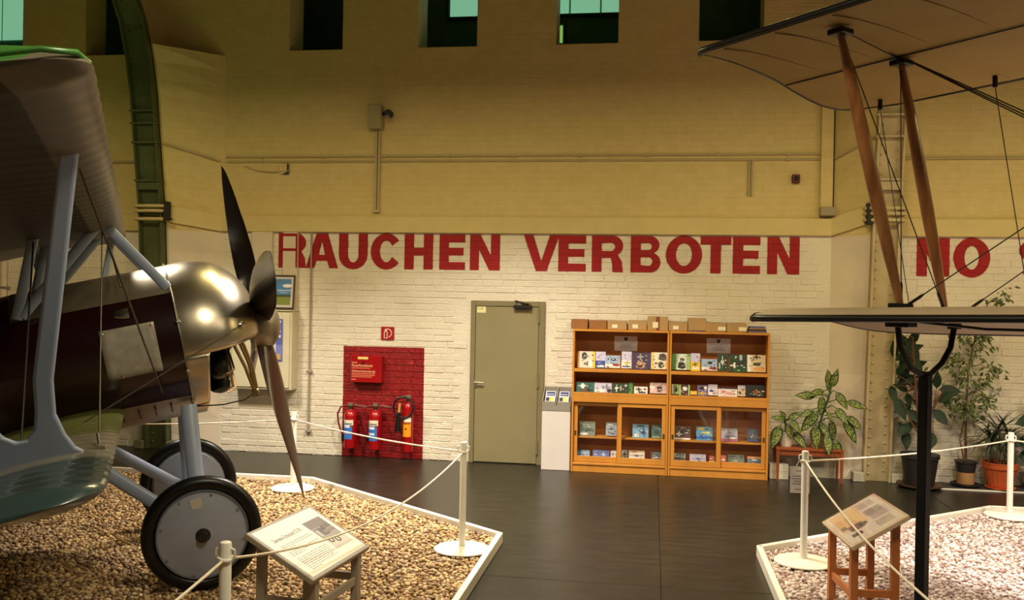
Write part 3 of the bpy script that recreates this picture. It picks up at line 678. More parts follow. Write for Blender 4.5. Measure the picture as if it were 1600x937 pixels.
top_rows = [
 (-.85,-.64,1.2,1.39,(206,196,180),[(0,.1,0,1,(170,120,40)),(.86,1,0,1,YE),(.2,.55,.5,.95,DK),(.35,.8,.1,.4,(120,90,80)),(.6,.85,.05,.5,WH)],'booklet with a yellow edge and dark aircraft at the outer end of the upper shelf'),
 (-.64,-.52,1.2,1.39,BLU,[(0,1,.46,1,LAV),(.1,.9,.05,.2,WH),(.2,.6,.28,.4,(90,120,200))],'dark blue booklet below a lavender card on the upper shelf'),
 (-.53,-.35,1.21,1.35,LB,[(0,1,0,.3,WH),(.5,1,.12,.35,RD),(.35,.75,.55,.8,DK),(0,.4,0,.12,(120,40,70))],'pale blue booklet with small dark aircraft beside the dark blue booklet'),
 (-.34,-.22,1.21,1.4,LAV,[(0,1,0,.46,WH),(.05,.95,.05,.15,BLU),(.3,.8,.2,.36,YE)],'white and yellow booklet below a lavender card under the crested notice'),
 (-.23,0,1.2,1.39,PU,[(.3,.65,.55,.95,(150,140,130)),(.25,.75,.05,.5,(176,130,100)),(.3,.6,.1,.25,DK),(.7,1,0,1,(60,46,80))],'dark purple booklet with a brown aircraft on the upper shelf'),
 (0,.19,1.21,1.4,(226,216,196),[(.04,.14,0,1,YE),(.45,.95,.5,.95,(80,70,64)),(.4,.8,.05,.45,(66,72,30)),(.85,1,0,.5,YE),(.2,.4,.3,.4,RD)],'cream booklet with a yellow stripe beside the middle upright'),
 (-.86,-.64,.92,1.03,TE,plane_blocks(WH,DK)+[(.3,.6,.1,.3,RD)],'teal booklet with small aircraft pictures at the outer end of the lower open shelf'),
 (-.65,-.44,.92,1.03,LAV,[(.45,.95,.3,.8,GY),(.0,.6,0,.35,WH),(.7,1,0,.4,DK)],'lavender and white booklet beside the teal booklet'),
 (-.45,-.25,.92,1.03,(30,52,34),[(.2,.4,.1,.9,WH),(.5,.6,.2,.8,(160,150,130)),(.7,.95,.1,.5,DK),(.75,.95,.6,.95,LAV)],'very dark green booklet with white pictures on the lower open shelf'),
 (-.25,-.20,.92,1.04,(60,130,50),[(.1,.5,.1,.5,DK)],'narrow bright green booklet beside the very dark green one'),
 (-.19,-.03,.92,1.0,WH,[(.1,.6,.3,.9,DK),(.3,.9,.05,.3,NV),(.7,.9,.5,.8,RD)],'low white booklet with dark aircraft on the lower open shelf'),
 (-.01,.2,.93,1.05,(206,176,176),[(.0,.3,.2,1,WH),(.4,.7,.1,.7,DK),(.45,.6,.2,.5,BR),(.75,.95,.3,.5,(200,150,190))],'pink and white booklet beside the middle upright on the lower open shelf'),
 (.24,.45,1.21,1.39,(206,212,200),[(0,.2,0,1,(70,150,80)),(.3,.75,.05,.5,DK),(.4,.7,.55,.75,(60,44,40)),(.78,1,.0,1,LG)],'white and green booklet with a black biplane on the upper shelf'),
 (.45,.56,1.2,1.4,YE,[(0,1,.52,1,LAV),(.1,.9,.1,.25,WH),(.1,.8,.32,.42,(120,100,20))],'yellow booklet below a lavender card on the upper shelf'),
 (.57,.75,1.21,1.34,LB,[(0,1,0,.3,WH),(.5,1,.08,.32,RD),(.35,.75,.55,.8,DK),(0,.5,.0,.12,(150,60,60))],'pale blue booklet with red base beside the yellow booklet'),
 (.75,.88,1.21,1.4,(26,54,34),[(.3,.6,.2,.9,WH),(.1,.25,.1,.5,(180,190,170)),(.65,.9,.3,.8,DK)],'dark green booklet with white figures on the upper shelf'),
 (.89,1.08,1.2,1.4,(22,56,30),[(.0,.55,.2,.55,WH),(.3,.8,.35,.6,DK),(.55,.75,.65,1,(176,176,186)),(.2,.9,.05,.15,(60,150,60))],'dark green booklet with a white aircraft beside the beige booklet'),
 (1.08,1.29,1.21,1.4,(206,186,146),[(.3,.7,.75,1,DK),(.3,.75,.35,.55,(60,46,36)),(.3,1,.05,.3,(216,150,80)),(.0,.2,0,1,WH)],'beige booklet with black aircraft at the plant end of the upper shelf'),
 (.24,.32,.93,1.04,LG,[(.0,.2,0,1,WH),(.4,.9,.2,.8,DK)],'light green striped booklet beside the middle upright on the lower open shelf'),
 (.32,.45,.92,1.04,(60,40,34),[(.0,.18,0,1,LG),(.85,1,0,1,LG),(.3,.8,.4,.8,WH),(.3,.6,.1,.35,RD)],'dark brown booklet with light green edges on the lower open shelf'),
 (.45,.53,.93,.97,YE,[(.2,.6,.3,.6,WH)],'tiny yellow leaflet on the lower open shelf'),
 (.53,.65,.92,1.04,(110,96,140),[(.1,.9,.05,.4,YE),(.2,.7,.55,.85,DK),(.6,.95,.6,.9,WH)],'mauve booklet with a yellow patch beside the tiny yellow leaflet'),
 (.65,.76,.93,1.05,WH,[(0,1,.6,1,LAV),(.1,.6,.3,.5,BLU),(.4,.9,.1,.25,(140,90,170))],'white booklet below a lavender card on the lower open shelf'),
 (.76,.98,.92,1.02,(226,206,206),[(.1,.5,.4,.7,(190,110,90)),(.4,.8,.2,.5,(210,150,140)),(0,1,.85,1,NV)],'pale pink booklet with a navy top edge on the lower open shelf'),
 (.98,1.07,.93,1.05,(206,186,156),[(.1,.5,.1,.5,DK),(.5,.9,.5,.7,BR),(0,1,.7,1,LAV)],'small beige booklet beside the black one on the lower open shelf'),
 (1.07,1.29,.93,1.06,(20,18,20),[(.35,.75,.2,.6,OR),(.4,.6,.3,.5,(120,60,40)),(.5,.9,.05,.2,(70,90,60))],'black booklet with an orange picture at the plant end of the lower open shelf'),
]
for r in top_rows: magazine(*r[:6], r[6], y=10.70, group='booklets on the open shelves')
low_rows = [
 (-.82,-.63,.4,.56,(110,124,110),[(0,1,.75,1,(150,160,150)),(.1,.9,.3,.55,(70,80,60)),(.0,.6,.05,.2,WH)],'grey green booklet behind glass at the outer end of the inner shelf'),
 (-.51,-.38,.41,.56,(150,160,176),[(.1,.9,.4,.6,DK),(.2,.9,.1,.25,(80,90,110)),(.1,.8,.75,.9,WH)],'grey blue booklet with a dark jet behind glass on the inner shelf'),
 (-.2,-.01,.4,.55,(110,160,196),[(.5,.9,.05,.75,(30,54,90)),(.1,.4,.05,.3,WH),(.2,.8,.8,.95,(40,60,90))],'light blue booklet with a dark jet silhouette behind glass'),
 (.02,.15,.4,.55,(50,104,104),[(.1,.9,.3,.6,(30,56,50)),(.2,.8,.7,.9,(120,150,140)),(.0,.9,.05,.15,(190,180,80))],'teal booklet behind glass next to the middle upright'),
 (.28,.47,.4,.55,(80,40,34),[(.1,.5,.2,.6,WH),(.4,.9,.4,.7,DK),(.0,1,.0,.12,WH),(.3,.7,.75,.95,(176,120,110))],'dark red brown booklet with white figures behind glass'),
 (.53,.72,.4,.55,(80,150,200),[(0,1,.1,.3,(30,90,170)),(.1,.5,.75,.95,YE),(.3,.9,.5,.65,(226,210,90)),(.5,.8,.7,.95,(20,50,110))],'bright blue booklet with yellow lettering behind glass'),
 (.81,1.0,.4,.54,(160,156,180),[(0,1,.0,.2,(170,80,120)),(.2,.9,.3,.5,(110,100,130)),(.5,.9,.2,.35,WH),(.0,1,.85,1,(120,126,140))],'mauve grey booklet with a pink base behind glass'),
 (1.1,1.23,.41,.55,(20,30,60),[(.2,.9,.35,.5,(60,110,120)),(.2,.8,.7,.85,(40,70,110)),(.0,1,.0,.15,(30,50,110))],'dark navy booklet behind glass at the plant end of the inner shelf'),
 (-.85,-.69,.13,.22,(120,150,180),[(.1,.9,.3,.6,(50,70,100)),(.0,1,.8,1,(70,110,140))],'low blue grey booklet behind glass at the outer end of the bottom'),
 (-.66,-.46,.13,.23,(34,54,130),[(.5,.8,.2,.8,(150,170,200)),(.1,.4,.1,.4,(60,90,170))],'deep blue booklet behind glass on the cabinet bottom'),
 (-.45,-.38,.13,.23,(196,186,180),[(.1,.7,.4,.8,(120,60,50)),(.2,.9,.1,.3,WH)],'narrow pale booklet by the overlapping sliding doors beside the deep blue one'),
 (-.32,-.25,.13,.24,(170,166,170),[(.2,.8,.3,.9,DK),(.0,.4,.1,.3,WH)],'narrow grey booklet with black figures by the overlapping sliding doors'),
 (-.24,-.05,.13,.24,(206,190,170),[(.05,.95,.4,.6,(50,50,46)),(.0,1,.0,.15,(180,90,80)),(.1,.6,.8,.95,(176,80,70))],'beige booklet with a long grey jet behind glass'),
 (.02,.15,.13,.24,(70,66,60),[(.1,.9,.3,.5,(200,190,176)),(.2,.7,.1,.25,(120,70,60)),(.1,.9,.8,.95,(110,126,140))],'dark grey booklet behind glass beside the middle upright on the bottom'),
 (.28,.42,.13,.23,(140,150,150),[(.0,1,.3,.55,DK),(.1,.9,.8,.95,(60,80,90))],'grey booklet with a black jet behind glass on the bottom'),
 (.46,.65,.13,.23,(170,160,190),[(.1,.95,.4,.6,(60,56,90)),(.0,1,.0,.12,(190,110,100))],'lavender booklet with a slim jet behind glass on the bottom'),
 (.68,.75,.13,.22,(170,40,40),[(0,1,.1,.4,YE),(.1,.9,.6,.7,WH)],'narrow red and yellow booklet behind glass'),
 (.81,.88,.13,.23,(176,60,40),[(.2,.8,.3,.7,WH),(.3,.6,.1,.4,DK)],'narrow red and white booklet behind glass'),
 (.89,1.08,.13,.24,(90,104,96),[(.1,.9,.3,.5,(140,150,130)),(.0,1,.75,.95,(50,66,70))],'grey green booklet behind glass on the bottom near the plants'),
 (1.11,1.27,.13,.23,(70,100,130),[(.1,.9,.2,.5,(40,50,60)),(.0,1,.75,1,(196,130,70)),(.3,.8,.55,.7,WH)],'blue booklet with an orange top behind glass near the plants'),
]
for i, r in enumerate(low_rows): magazine(*r[:6], r[6], y=10.765, group='booklets behind the sliding glass', lean=20 if r[2] > .3 else 30)
for x, lb in ((-.297, 'white notice with dark crest on the back of the bookcase next to the brochure stand'), (.775, 'white notice with dark crest on the back of the bookcase next to the plants')):
    t = thing('notice', lb, 'notice', (x, 10.927, 1.40))
    mb = MB(); mb.box(-.135, .135, -.002, 0, 0, .172); mb.build('sheet', flat((236, 228, 230)), t)
    mb = MB(); mb.prism([[(-.02, .16), (.02, .16), (.02, .13), (0, .115), (-.02, .13)]], lambda u, v, w_: (u, -.003+.001*w_, v)); mb.build('crest', flat((60, 66, 62)), t)
    mb = MB()
    for z, a in ((.096, .12), (.078, .05), (.06, .07), (.045, .06), (.03, .08)): mb.box(-a, a, -.0028, -.002, z, z+.004)
    mb.build('small_print', INK, t)
CARD = mat('cardboard', (168, 132, 84), .75, vary=.06, vscale=8); CARDD = mat('dark_cardboard', (140, 92, 46), .75, vary=.06, vscale=8)
boxes = [(-.93,-.73,1.75,0,'dark brown cardboard box at the outer end of the bookcase top'),(-.72,-.51,1.74,0,'plain cardboard box beside the dark brown box on the bookcase'),
 (-.51,-.28,1.74,1,'low cardboard box with a white label above the crested notice'),(-.27,-.05,1.75,1,'low cardboard box with a label next to the tall taped box'),
 (-.05,.19,1.80,2,'tall cardboard box with dark tape and white label'),(.19,.41,1.74,1,'low cardboard box with a label between the two tall boxes'),
 (.41,.62,1.79,0,'tall plain cardboard box standing on dark leaflets'),(.61,.84,1.74,3,'low cardboard box with a wide white label on its right side'),(.84,1.07,1.74,3,'low cardboard box with a white label beside the leaflet stack')]
for x0, x1, z1, k, lb in boxes:
    t = thing('cardboard_box', lb, 'box', ((x0+x1)/2, 10.78, 1.656), group='cardboard boxes on the bookcases'); h = z1-1.656+.012; wd = (x1-x0)/2-.004
    mb = MB(); mb.cbox(-wd, wd, -.125, .13, 0, h, .003); mb.build('carton', CARDD if 'dark brown' in lb else CARD, t)
    for sy in (-1, 1):
        mb = MB(); mb.cbox(-wd+.002, wd-.002, -.124 if sy < 0 else .004, -.004 if sy < 0 else .129, h, h+.003, .001); mb.build('flap', CARDD if 'dark brown' in lb else CARD, t)
    if k:
        lx = -.03 if k < 3 else .05
        mb = MB(); mb.box(lx-.028, lx+.034 if k < 3 else wd-.004, -.1262, -.125, h*.2, h*.62); mb.build('label_sticker', flat((226, 216, 186)), t)
    if k == 2:
        mb = MB(); mb.box(-.02, .022, -.1256, -.125, 0, h); mb.build('tape', flat((120, 66, 30)), t)
    if 'leaflets' in lb:
        mb = MB(); mb.box(-wd+.01, wd-.01, -.14, -.1252, 0, .012); mb.build('dark_strip', flat((70, 66, 96)), t)
for i, (dz, c) in enumerate(((0, (130, 110, 120)), (.018, (40, 36, 40)), (.036, (150, 110, 80)), (.054, (96, 92, 140)))):
    mb = MB(); mb.cbox(1.08+.006*i, 1.285-.004*i, 10.66, 10.84, 1.657+dz, 1.674+dz, .001)
    single(mb, 'leaflet_pack', flat(c), ['brownish', 'black', 'tan', 'violet'][i]+' leaflet pack in the stack at the plant end of the bookcase top', 'leaflets', (1.18, 10.75, 1.657+dz), 'leaflet stack on the bookcase')

# brochure stand
t = thing('brochure_stand', 'white pedestal with a grey two part brochure tray beside the door', 'stand', (-1.08, 10.79, 0))
mb = MB(); mb.cbox(-.17, .165, -.13, .13, 0, .69, .004); mb.build('pedestal', mat('white_pedestal', (214, 206, 204), .5, vary=.03), t)
TR = mat('grey_tray', (140, 134, 124), .5)
mb = MB(); mb.cbox(-.17, .165, -.135, .13, .69, .76, .003)
for x in (-.17, -.006, .157): mb.prism([[(-.135, .76), (.13, .76), (.13, .95), (.11, .95), (-.135, .80)]], lambda u, v, w_: (x+.009*w_, u, v))
mb.cbox(-.16, .157, -.135, -.127, .76, .80, .001); mb.cbox(-.16, .157, .12, .13, .76, .95, .001)
mb.build('tray', TR, t)
for i, (x, lb) in enumerate(((-1.165, 'blue and white brochure in the tray slot next to the door'), (-1.005, 'blue and white brochure in the tray slot next to the bookcase'))):
    b = thing('brochure', lb, 'brochure', (x, 10.70, .775), (math.radians(-52), 0, 0), 'brochures in the grey tray')
    mb = MB(); mb.box(-.06, .06, -.006, 0, 0, .20); mb.build('cover', flat((196, 194, 200)), b)
    for j, q in enumerate(((-.045, .05, .12, .185, (40, 56, 120)), (-.05, .03, .03, .09, (226, 206, 60)), (-.05, -.01, .03, .09, (60, 46, 90)), (-.04, .04, .14, .15, WH))):
        mb = MB(); mb.box(q[0], q[1], -.0066-.0004*j, -.006, q[2], q[3]); mb.build('print', flat(q[4]), b)
# bench and white boxes
BEN = mat('red_brown_bench_wood', (136, 66, 30), .4, vary=.12, vscale=5, stretch=(.3, 2, 2))
t = thing('plant_bench', 'low red brown wooden bench carrying the speckled plants', 'bench', (1.775, 10.76, 0))
mb = MB(); mb.cbox(-.365, .365, -.135, .165, .345, .375, .004); mb.build('bench_top', BEN, t)
mb = MB(); mb.cbox(-.34, .34, -.12, -.10, .29, .344, .002); mb.build('apron', BEN, t)
for x in (-.345, .345):
    for y in (-.115, .14):
        mb = MB(); mb.tube([(x, y, 0), (x, y, .344)], [.016, .024], 4, side=(1, 1, 0)); mb.build('leg', BEN, t)
for i, (z, lb) in enumerate(((0, 'white flat carton on the floor under the bench end, lower of two'), (.088, 'white flat carton under the bench end, upper of two'))):
    t = thing('white_carton', lb, 'box', (1.46, 10.80, z+.001), group='white cartons under the bench')
    mb = MB(); mb.cbox(-.105, .10, -.07, .12, 0, .078, .003); mb.build('carton_body', flat((206, 196, 180)), t)
    mb = MB(); mb.cbox(-.107, .102, -.072, .122, .078, .086, .002); mb.build('lid', flat((214, 204, 190)), t)

for x, lb in ((-8.62, 'vertical pipe on the far wall beneath the maroon biplane wing, farther from the column'), (-8.42, 'vertical pipe on the far wall beneath the maroon biplane wing, nearer the column')):
    t = thing('wall_pipe', lb, 'pipe', (x, 10.89, 0))
    mb = MB(); mb.tube([(0, 0, 0), (0, 0, 2.77)], .045, 12); mb.build('tube', SMOOTH, t, smooth=40)
    for z in (.6, 2.0):
        mb = MB(); mb.cbox(-.06, .06, -.05, .055, z, z+.03, .004); mb.build('clamp', GREY, t)
# ================================================================== gravel beds, ropes, stands
EDGE = mat('white_edging_paint', (222, 214, 198), .55, vary=.05)
BEDL = [(-12, 9.25), (-3.48, 9.21), (-1.17, 7.39), (-1.2, -1.0), (-12, -1.0)]
BEDR = [(.85, -1.0), (.85, 7.45), (3.25, 9.44), (9, 9.5), (9, -1.0)]
def edging(a, b, label):
    a, b = Vector((*a, 0)), Vector((*b, 0)); d = (b-a); L = d.length; ang = math.atan2(d.y, d.x)
    mb = MB(); mb.cbox(0, L, -.045, 0, .0, .085, .004)
    o = mb.build('edging_board', EDGE); o.location = a; o.rotation_euler = (0, 0, ang)
    return tag(o, label, 'edging', 'white boards round the gravel')
edging((-1.17, 7.39), (-1.2, -1.0), 'white edging board of the brown gravel bed along the aisle')
edging((-3.48, 9.21), (-1.17, 7.39), 'slanting white edging board of the brown gravel bed')
edging((-12, 9.25), (-3.48, 9.21), 'white edging board of the brown gravel bed parallel to the wall')
edging((.85, -1.0), (.85, 7.45), 'white edging board of the pinkish gravel bed along the aisle')
edging((.85, 7.45), (3.25, 9.44), 'slanting white edging board of the pinkish gravel bed')
edging((3.25, 9.44), (9, 9.5), 'white edging board of the pinkish gravel bed parallel to the wall')
def inside(px, py, poly):
    c = np.zeros(px.shape, bool); n = len(poly)
    for i in range(n):
        x0, y0 = poly[i]; x1, y1 = poly[(i+1) % n]
        k = ((y0 > py) != (y1 > py)); xx = (x1-x0)*(py-y0)/((y1-y0) if y1 != y0 else 1e-9)+x0
        c ^= k & (px < xx)
    return c
def gravel(name, poly, xr, yr, cols, label, seed, shr):
    rng = np.random.default_rng(seed)
    bm = bmesh.new(); bmesh.ops.create_icosphere(bm, subdivisions=1, radius=1); bm.verts.index_update()
    V0 = np.array([v.co[:] for v in bm.verts]); F0 = np.array([[v.index for v in f.verts] for f in bm.faces]); bm.free()
    pts = []
    for s, zb in ((.031, .031), (.036, .043)):
        gx, gy = np.meshgrid(np.arange(xr[0], xr[1], s), np.arange(yr[0], yr[1], s)); gx = gx.ravel()+rng.uniform(-.5, .5, gx.size)*s; gy = gy.ravel()+rng.uniform(-.5, .5, gy.size)*s
        k = inside(gx, gy, poly); pts.append(np.stack([gx[k], gy[k], zb+rng.uniform(-.006, .006, k.sum())], 1))
    P = np.concatenate(pts); n = len(P)
    S = rng.uniform(.0105, .0215, (n, 1))*np.stack([rng.uniform(.85, 1.4, n), rng.uniform(.8, 1.1, n), rng.uniform(.5, .85, n)], 1)
    a = rng.uniform(0, 2*np.pi, n); b = rng.uniform(-.6, .6, n); ca, sa, cb, sb = np.cos(a), np.sin(a), np.cos(b), np.sin(b)
    V = V0[None]*S[:, None]*rng.uniform(.82, 1.15, (n, len(V0), 1))
    y = V[..., 1]*cb[:, None]-V[..., 2]*sb[:, None]; z = V[..., 1]*sb[:, None]+V[..., 2]*cb[:, None]; x = V[..., 0]
    W3 = np.stack([x*ca[:, None]-y*sa[:, None], x*sa[:, None]+y*ca[:, None], z], 2)+P[:, None]
    me = bpy.data.meshes.new(name); nv = n*len(V0); nf = n*len(F0)
    me.vertices.add(nv); me.vertices.foreach_set('co', W3.reshape(-1).astype(np.float32))
    idx = (F0[None]+(np.arange(n)*len(V0))[:, None, None]).reshape(-1).astype(np.int32)
    me.loops.add(nf*3); me.loops.foreach_set('vertex_index', idx); me.polygons.add(nf); me.polygons.foreach_set('loop_start', np.arange(nf, dtype=np.int32)*3)
    me.update(); me.validate()
    me.materials.append(gravel_mat(name, cols))
    o = bpy.data.objects.new('gravel', me); C.objects.link(o)
    tag(o, label, 'gravel', kind='stuff')
    mb = MB(); mb.prism([poly], lambda u, v, w_: (u, v, .022-.02*w_)); b = mb.build('gravel_base', mat('gravel_soil_'+name, cols[1], .9, vary=.2, vscale=30), o)
    return o
gravel('brown', [(-12, 9.2), (-3.50, 9.16), (-1.23, 7.36), (-1.25, -1), (-12, -1)], (-7.4, -1.2), (3.4, 9.3), [(88, 64, 44), (146, 112, 74), (192, 156, 104), (210, 186, 142), (116, 86, 60), (176, 152, 122)], 'brown and tan gravel under the grey strutted biplane', 3, 0)
gravel('pink', [(.90, -1), (.90, 7.42), (3.27, 9.38), (9, 9.45), (9, -1)], (.85, 6.2), (3.6, 9.5), [(138, 108, 98), (206, 190, 180), (222, 208, 202), (186, 158, 142), (122, 96, 90), (228, 216, 212)], 'pinkish white gravel under the wooden strutted biplane', 4, 0)

ROPEM = mat('white_rope', (226, 212, 190), .8, vary=.06, vscale=60, bump=.3, bscale=300)
ST = {}
def stanchion(x, y, z, top, label):
    t = thing('rope_stanchion', label, 'stanchion', (x, y, z), group='white rope stanchions')
    mb = MB(); mb.lathe([(.215, 0), (.215, .008), (.20, .016), (.04, .03), (.03, .03)], 32); mb.build('base_plate', EDGE, t, smooth=30)
    h = top-z
    mb = MB(); mb.lathe([(.0265, .025), (.0265, h-.012), (.024, h-.003), (.018, h)], 16); mb.build('post', WHITEP, t, smooth=40)
    mb = MB(); mb.tube([(.032*math.cos(a*.5), .032*math.sin(a*.5), h-.075+.004*math.sin(a)) for a in range(13)], .007, 6); mb.build('ring', WHITEP, t, smooth=50)
    for s in (-1, 1):
        mb = MB(); mb.tube([(s*.026, 0, h-.03), (s*.042, 0, h-.035), (s*.045, 0, h-.06), (s*.03, 0, h-.08)], .006, 6); mb.build('hook', WHITEP, t, smooth=50)
    return Vector((x, y, top-.075))
gz = .056
S1 = stanchion(-3.52, 8.744, gz, .822, 'white rope stanchion near the corner of the brown gravel facing the cabinet')
S2 = stanchion(-1.415, 6.935, gz, .884, 'white rope stanchion at the aisle corner of the brown gravel, nearest the door')
S3 = stanchion(-1.845, 3.82, gz, .90, 'white rope stanchion in front of the wheel and the white information board')
S4 = stanchion(1.16, 7.146, gz, .892, 'white rope stanchion carrying a hanging paper notice')
S5 = stanchion(3.326, 9.142, gz, .835, 'white rope stanchion beside the terracotta pot')
S0 = Vector((-8.2, 8.75, .74)); 
def rope(a, b, drop, label, r=.0065, n=18):
    p = sag(a, b, drop, n); mb = MB(); mb.tube(p, r, 6)
    tag(mb.build('barrier_rope', ROPEM, None, smooth=60, loc=a), label, 'rope', 'white barrier ropes')
rope(S0, S1, .12, 'white rope running behind the wheels towards the cabinet end of the brown gravel')
rope(S1, S2, .03, 'white rope passing in front of the red extinguisher panel')
rope(S2, S3, .17, 'white rope sagging across the white information board', n=26)
rope(S3, Vector((-1.9, .6, .82)), .12, 'white rope leaving the stanchion in front of the wheel')
rope(S4, S5, .03, 'white rope in front of the cream column and plants')
rope(S4, Vector((1.33, 2.7, .83)), .17, 'white rope passing over the clear information board')
rope(S5, Vector((6.6, 9.15, .80)), .08, 'white rope leaving the stanchion beside the terracotta pot')
t = thing('paper_notice', 'white printed paper hanging on a stanchion by a string', 'notice', (1.13, 7.182, .565), (0, 0, .03))
mb = MB(); mb.box(-.072, .072, 0, .002, 0, .2); mb.build('sheet', PAPER, t)
mb = MB()
for z, a, b in ((.165, -.03, .06), (.125, -.055, .05), (.105, -.06, .06), (.085, -.045, .055), (.065, -.06, .06), (.025, -.04, .05)): mb.box(a, b, -.001, 0, z, z+.006)
mb.build('small_print', INK, t)
mb = MB(); mb.tube([(-.03, .001, .195), (-.005, -.0, .25), (.02, .001, .195)], .003, 5); mb.build('string', ROPEM, t)

def info_stand(label, cen, w_, h_, sl, hd, wood, boardm, legz, name='information_board'):
    e1 = Vector((math.cos(hd), math.sin(hd), 0)); d = Vector((math.sin(hd), -math.cos(hd), 0)); e2 = d*math.cos(sl)+Vector((0, 0, -math.sin(sl))); nn = e1.cross(-e2)
    cen = Vector(cen); base = Vector((cen.x, cen.y, gz-.012))
    t = thing(name, label, 'information board', base)
    rel = cen-base
    B = frame(rel, e1, -e2, nn)
    mb = MB(); mb.cbox(-w_/2, w_/2, -h_/2, h_/2, -.03, 0, .004, M=B); board = mb.build('board', boardm, t)
    for su in (-1, 1):
        for sv in (-1, 1):
            p = rel+e1*(su*(w_/2-.09))+e2*(-sv*(h_/2-.055)); mb = MB()
            top = p.z-.03-.012*1; ex = e1*.022; ey = d*.022
            x, y = p.x, p.y
            P = [Vector((x, y, 0))-ex-ey, Vector((x, y, 0))+ex-ey, Vector((x, y, 0))+ex+ey, Vector((x, y, 0))-ex+ey]
            def zt(q): 
                k = (q-rel).dot(d)/math.cos(sl); return rel.z-k*math.sin(sl)-.034
            Q = [Vector((q.x, q.y, zt(q))) for q in P]
            mb.add(P+Q, [(3, 2, 1, 0), (4, 5, 6, 7), (0, 1, 5, 4), (1, 2, 6, 5), (2, 3, 7, 6), (3, 0, 4, 7)]); mb.build('leg', wood, t)
    def bar(a, b, z, hh=.045, th=.011):
        a = rel+e1*(a[0]*(w_/2-.09))+d*(a[1]*(h_/2-.055)*math.cos(sl)); b = rel+e1*(b[0]*(w_/2-.09))+d*(b[1]*(h_/2-.055)*math.cos(sl)); a.z = b.z = z
        u = (b-a).normalized(); mb = MB(); mb.cbox(.022, (b-a).length-.022, -th, th, 0, hh, .002, M=frame(a, u, Vector((0, 0, 1)).cross(u), Vector((0, 0, 1)))); mb.build('stretcher', wood, t)
    for z in legz:
        bar((-1, -1), (-1, 1), z); bar((1, -1), (1, 1), z)
    bar((-1, 1), (1, 1), legz[0]-.02 if legz[0] > .1 else legz[0])
    return t, B, board
GW = mat('grey_brown_stained_wood', (152, 140, 126), .55, vary=.06)
t, B, board = info_stand('grey wooden stand with white typed board about the maroon biplane', (-1.855, 4.891, .629), .70, .454, .482, 1.452, GW, GW, (.30,))
def sheet(name, x0, x1, y0, y1, m, z=.001, parent=None):
    mb = MB(); mb.box(x0, x1, y0, y1, 0, z, M=B); return mb.build(name, m, parent or t)
pg = sheet('printed_sheet', -.325, .325, -.205, .207, flat((238, 230, 214)))
inst('lettering', TXT['title'], pg, B @ Matrix.Translation((-.265, .085, .0014)) @ Matrix.Diagonal((.72, 1.0, 1, 1)))
mb = MB(); yy = .045
LN = [(.0, .32), (.0, .33), (0, .12), (None, 0), (0, .33), (0, .30), (0, .14), (None, 0), (0, .33), (0, .33), (0, .33), (0, .31), (0, .33), (0, .30), (0, .33), (0, .12)]
for a in LN:
    if a[0] is not None:
        x = -.265
        while x < -.265+a[1]:
            l = random.uniform(.02, .055); mb.box(x, min(x+l, -.265+a[1]), yy, yy+.0035, .001, .0016, M=B); x += l+.007
    yy -= .0142
mb.build('small_print', INK, pg)
for i, (x0, x1, y0, y1, c) in enumerate([(.09, .29, -.13, .125, (150, 140, 132)), (.09, .29, -.13, -.05, (196, 188, 178)), (.09, .29, .06, .125, (112, 100, 98)), (.11, .21, -.015, .05, (84, 76, 72)), (.16, .285, -.005, .02, (120, 110, 104)), (.1, .135, -.02, .04, (170, 166, 160)), (.20, .285, .03, .06, (96, 90, 84))]):
    sheet('photo_print', x0, x1, y0, y1, flat(c), .0012+.0003*i, pg)
mb = MB()
for cx_, cy_ in ((.135, -.06), (.195, -.075)): mb.prism([arc(cx_, cy_, .022, .022, 0, 340, 17), arc(cx_, cy_, .015, .015, 0, 340, 17)], lambda u, v, w_: B @ Vector((u, v, .0035-.001*w_)))
mb.build('photo_print', flat((60, 54, 54)), pg)
PINE = mat('orange_stained_pine', (172, 100, 48), .45, vary=.12, vscale=6, stretch=(2, 2, .3))
BRD = mat('pale_beige_board', (196, 170, 140), .5, vary=.05)
t, B, board = info_stand('orange pine stand with printed board under clear cover', (1.356, 6.124, .633), .628, .399, .543, -1.474, PINE, BRD, (.16,))
pg = sheet('printed_sheet', -.29, .29, -.18, .18, flat((206, 192, 178)))
for i, (x0, x1, y0, y1, c) in enumerate([(-.27, .08, -.16, .02, (206, 170, 122)), (-.10, .10, .04, .15, (170, 158, 150)), (.02, .12, -.12, -.02, (110, 94, 84)), (.05, .10, -.05, .0, (70, 62, 58)), (-.02, .04, -.16, -.12, (130, 112, 100)), (.16, .21, -.14, -.07, (84, 70, 62))]):
    sheet('photo_print', x0, x1, y0, y1, flat(c), .0012+.0003*i, pg)
mb = MB()
for x0 in (-.26, -.1, .14):
    for i in range(8): mb.box(x0, x0+.11, .13-.014*i, .134-.014*i, .003, .0034, M=B)
mb.build('small_print', flat((120, 104, 96)), pg)
mb = MB(); mb.box(-.306, .306, -.192, .192, .006, .009, M=B); mb.build('clear_cover', GLASS, t)
mb = MB()
for u in (-.25, 0, .25):
    for v in (-.1995, .1995): mb.lathe([(.006, -.003), (.006, .003)], 8, B @ Matrix.Translation((u, v, -.015)) @ Matrix.Rotation(math.pi/2, 4, 'X'))
o = mb.build('screws', mat('dark_valve', (60, 60, 44), .4), t); o['kind'] = 'stuff'
# dark mat below the pots
mb = MB(); mb.cbox(2.82, 8.5, 10.60, 10.94, .0, .016, .003); o = mb.build('sheet', mat('dark_floor_mat', (44, 40, 36), .6, vary=.1)); tag(o, 'dark flat mat under the potted plants along the wall', 'mat'); o.name = 'floor_mat'
mb = MB(); mb.box(2.82, 8.5, 10.585, 10.60, 0, .013); o2 = mb.build('white_edge_strip', EDGE, o)
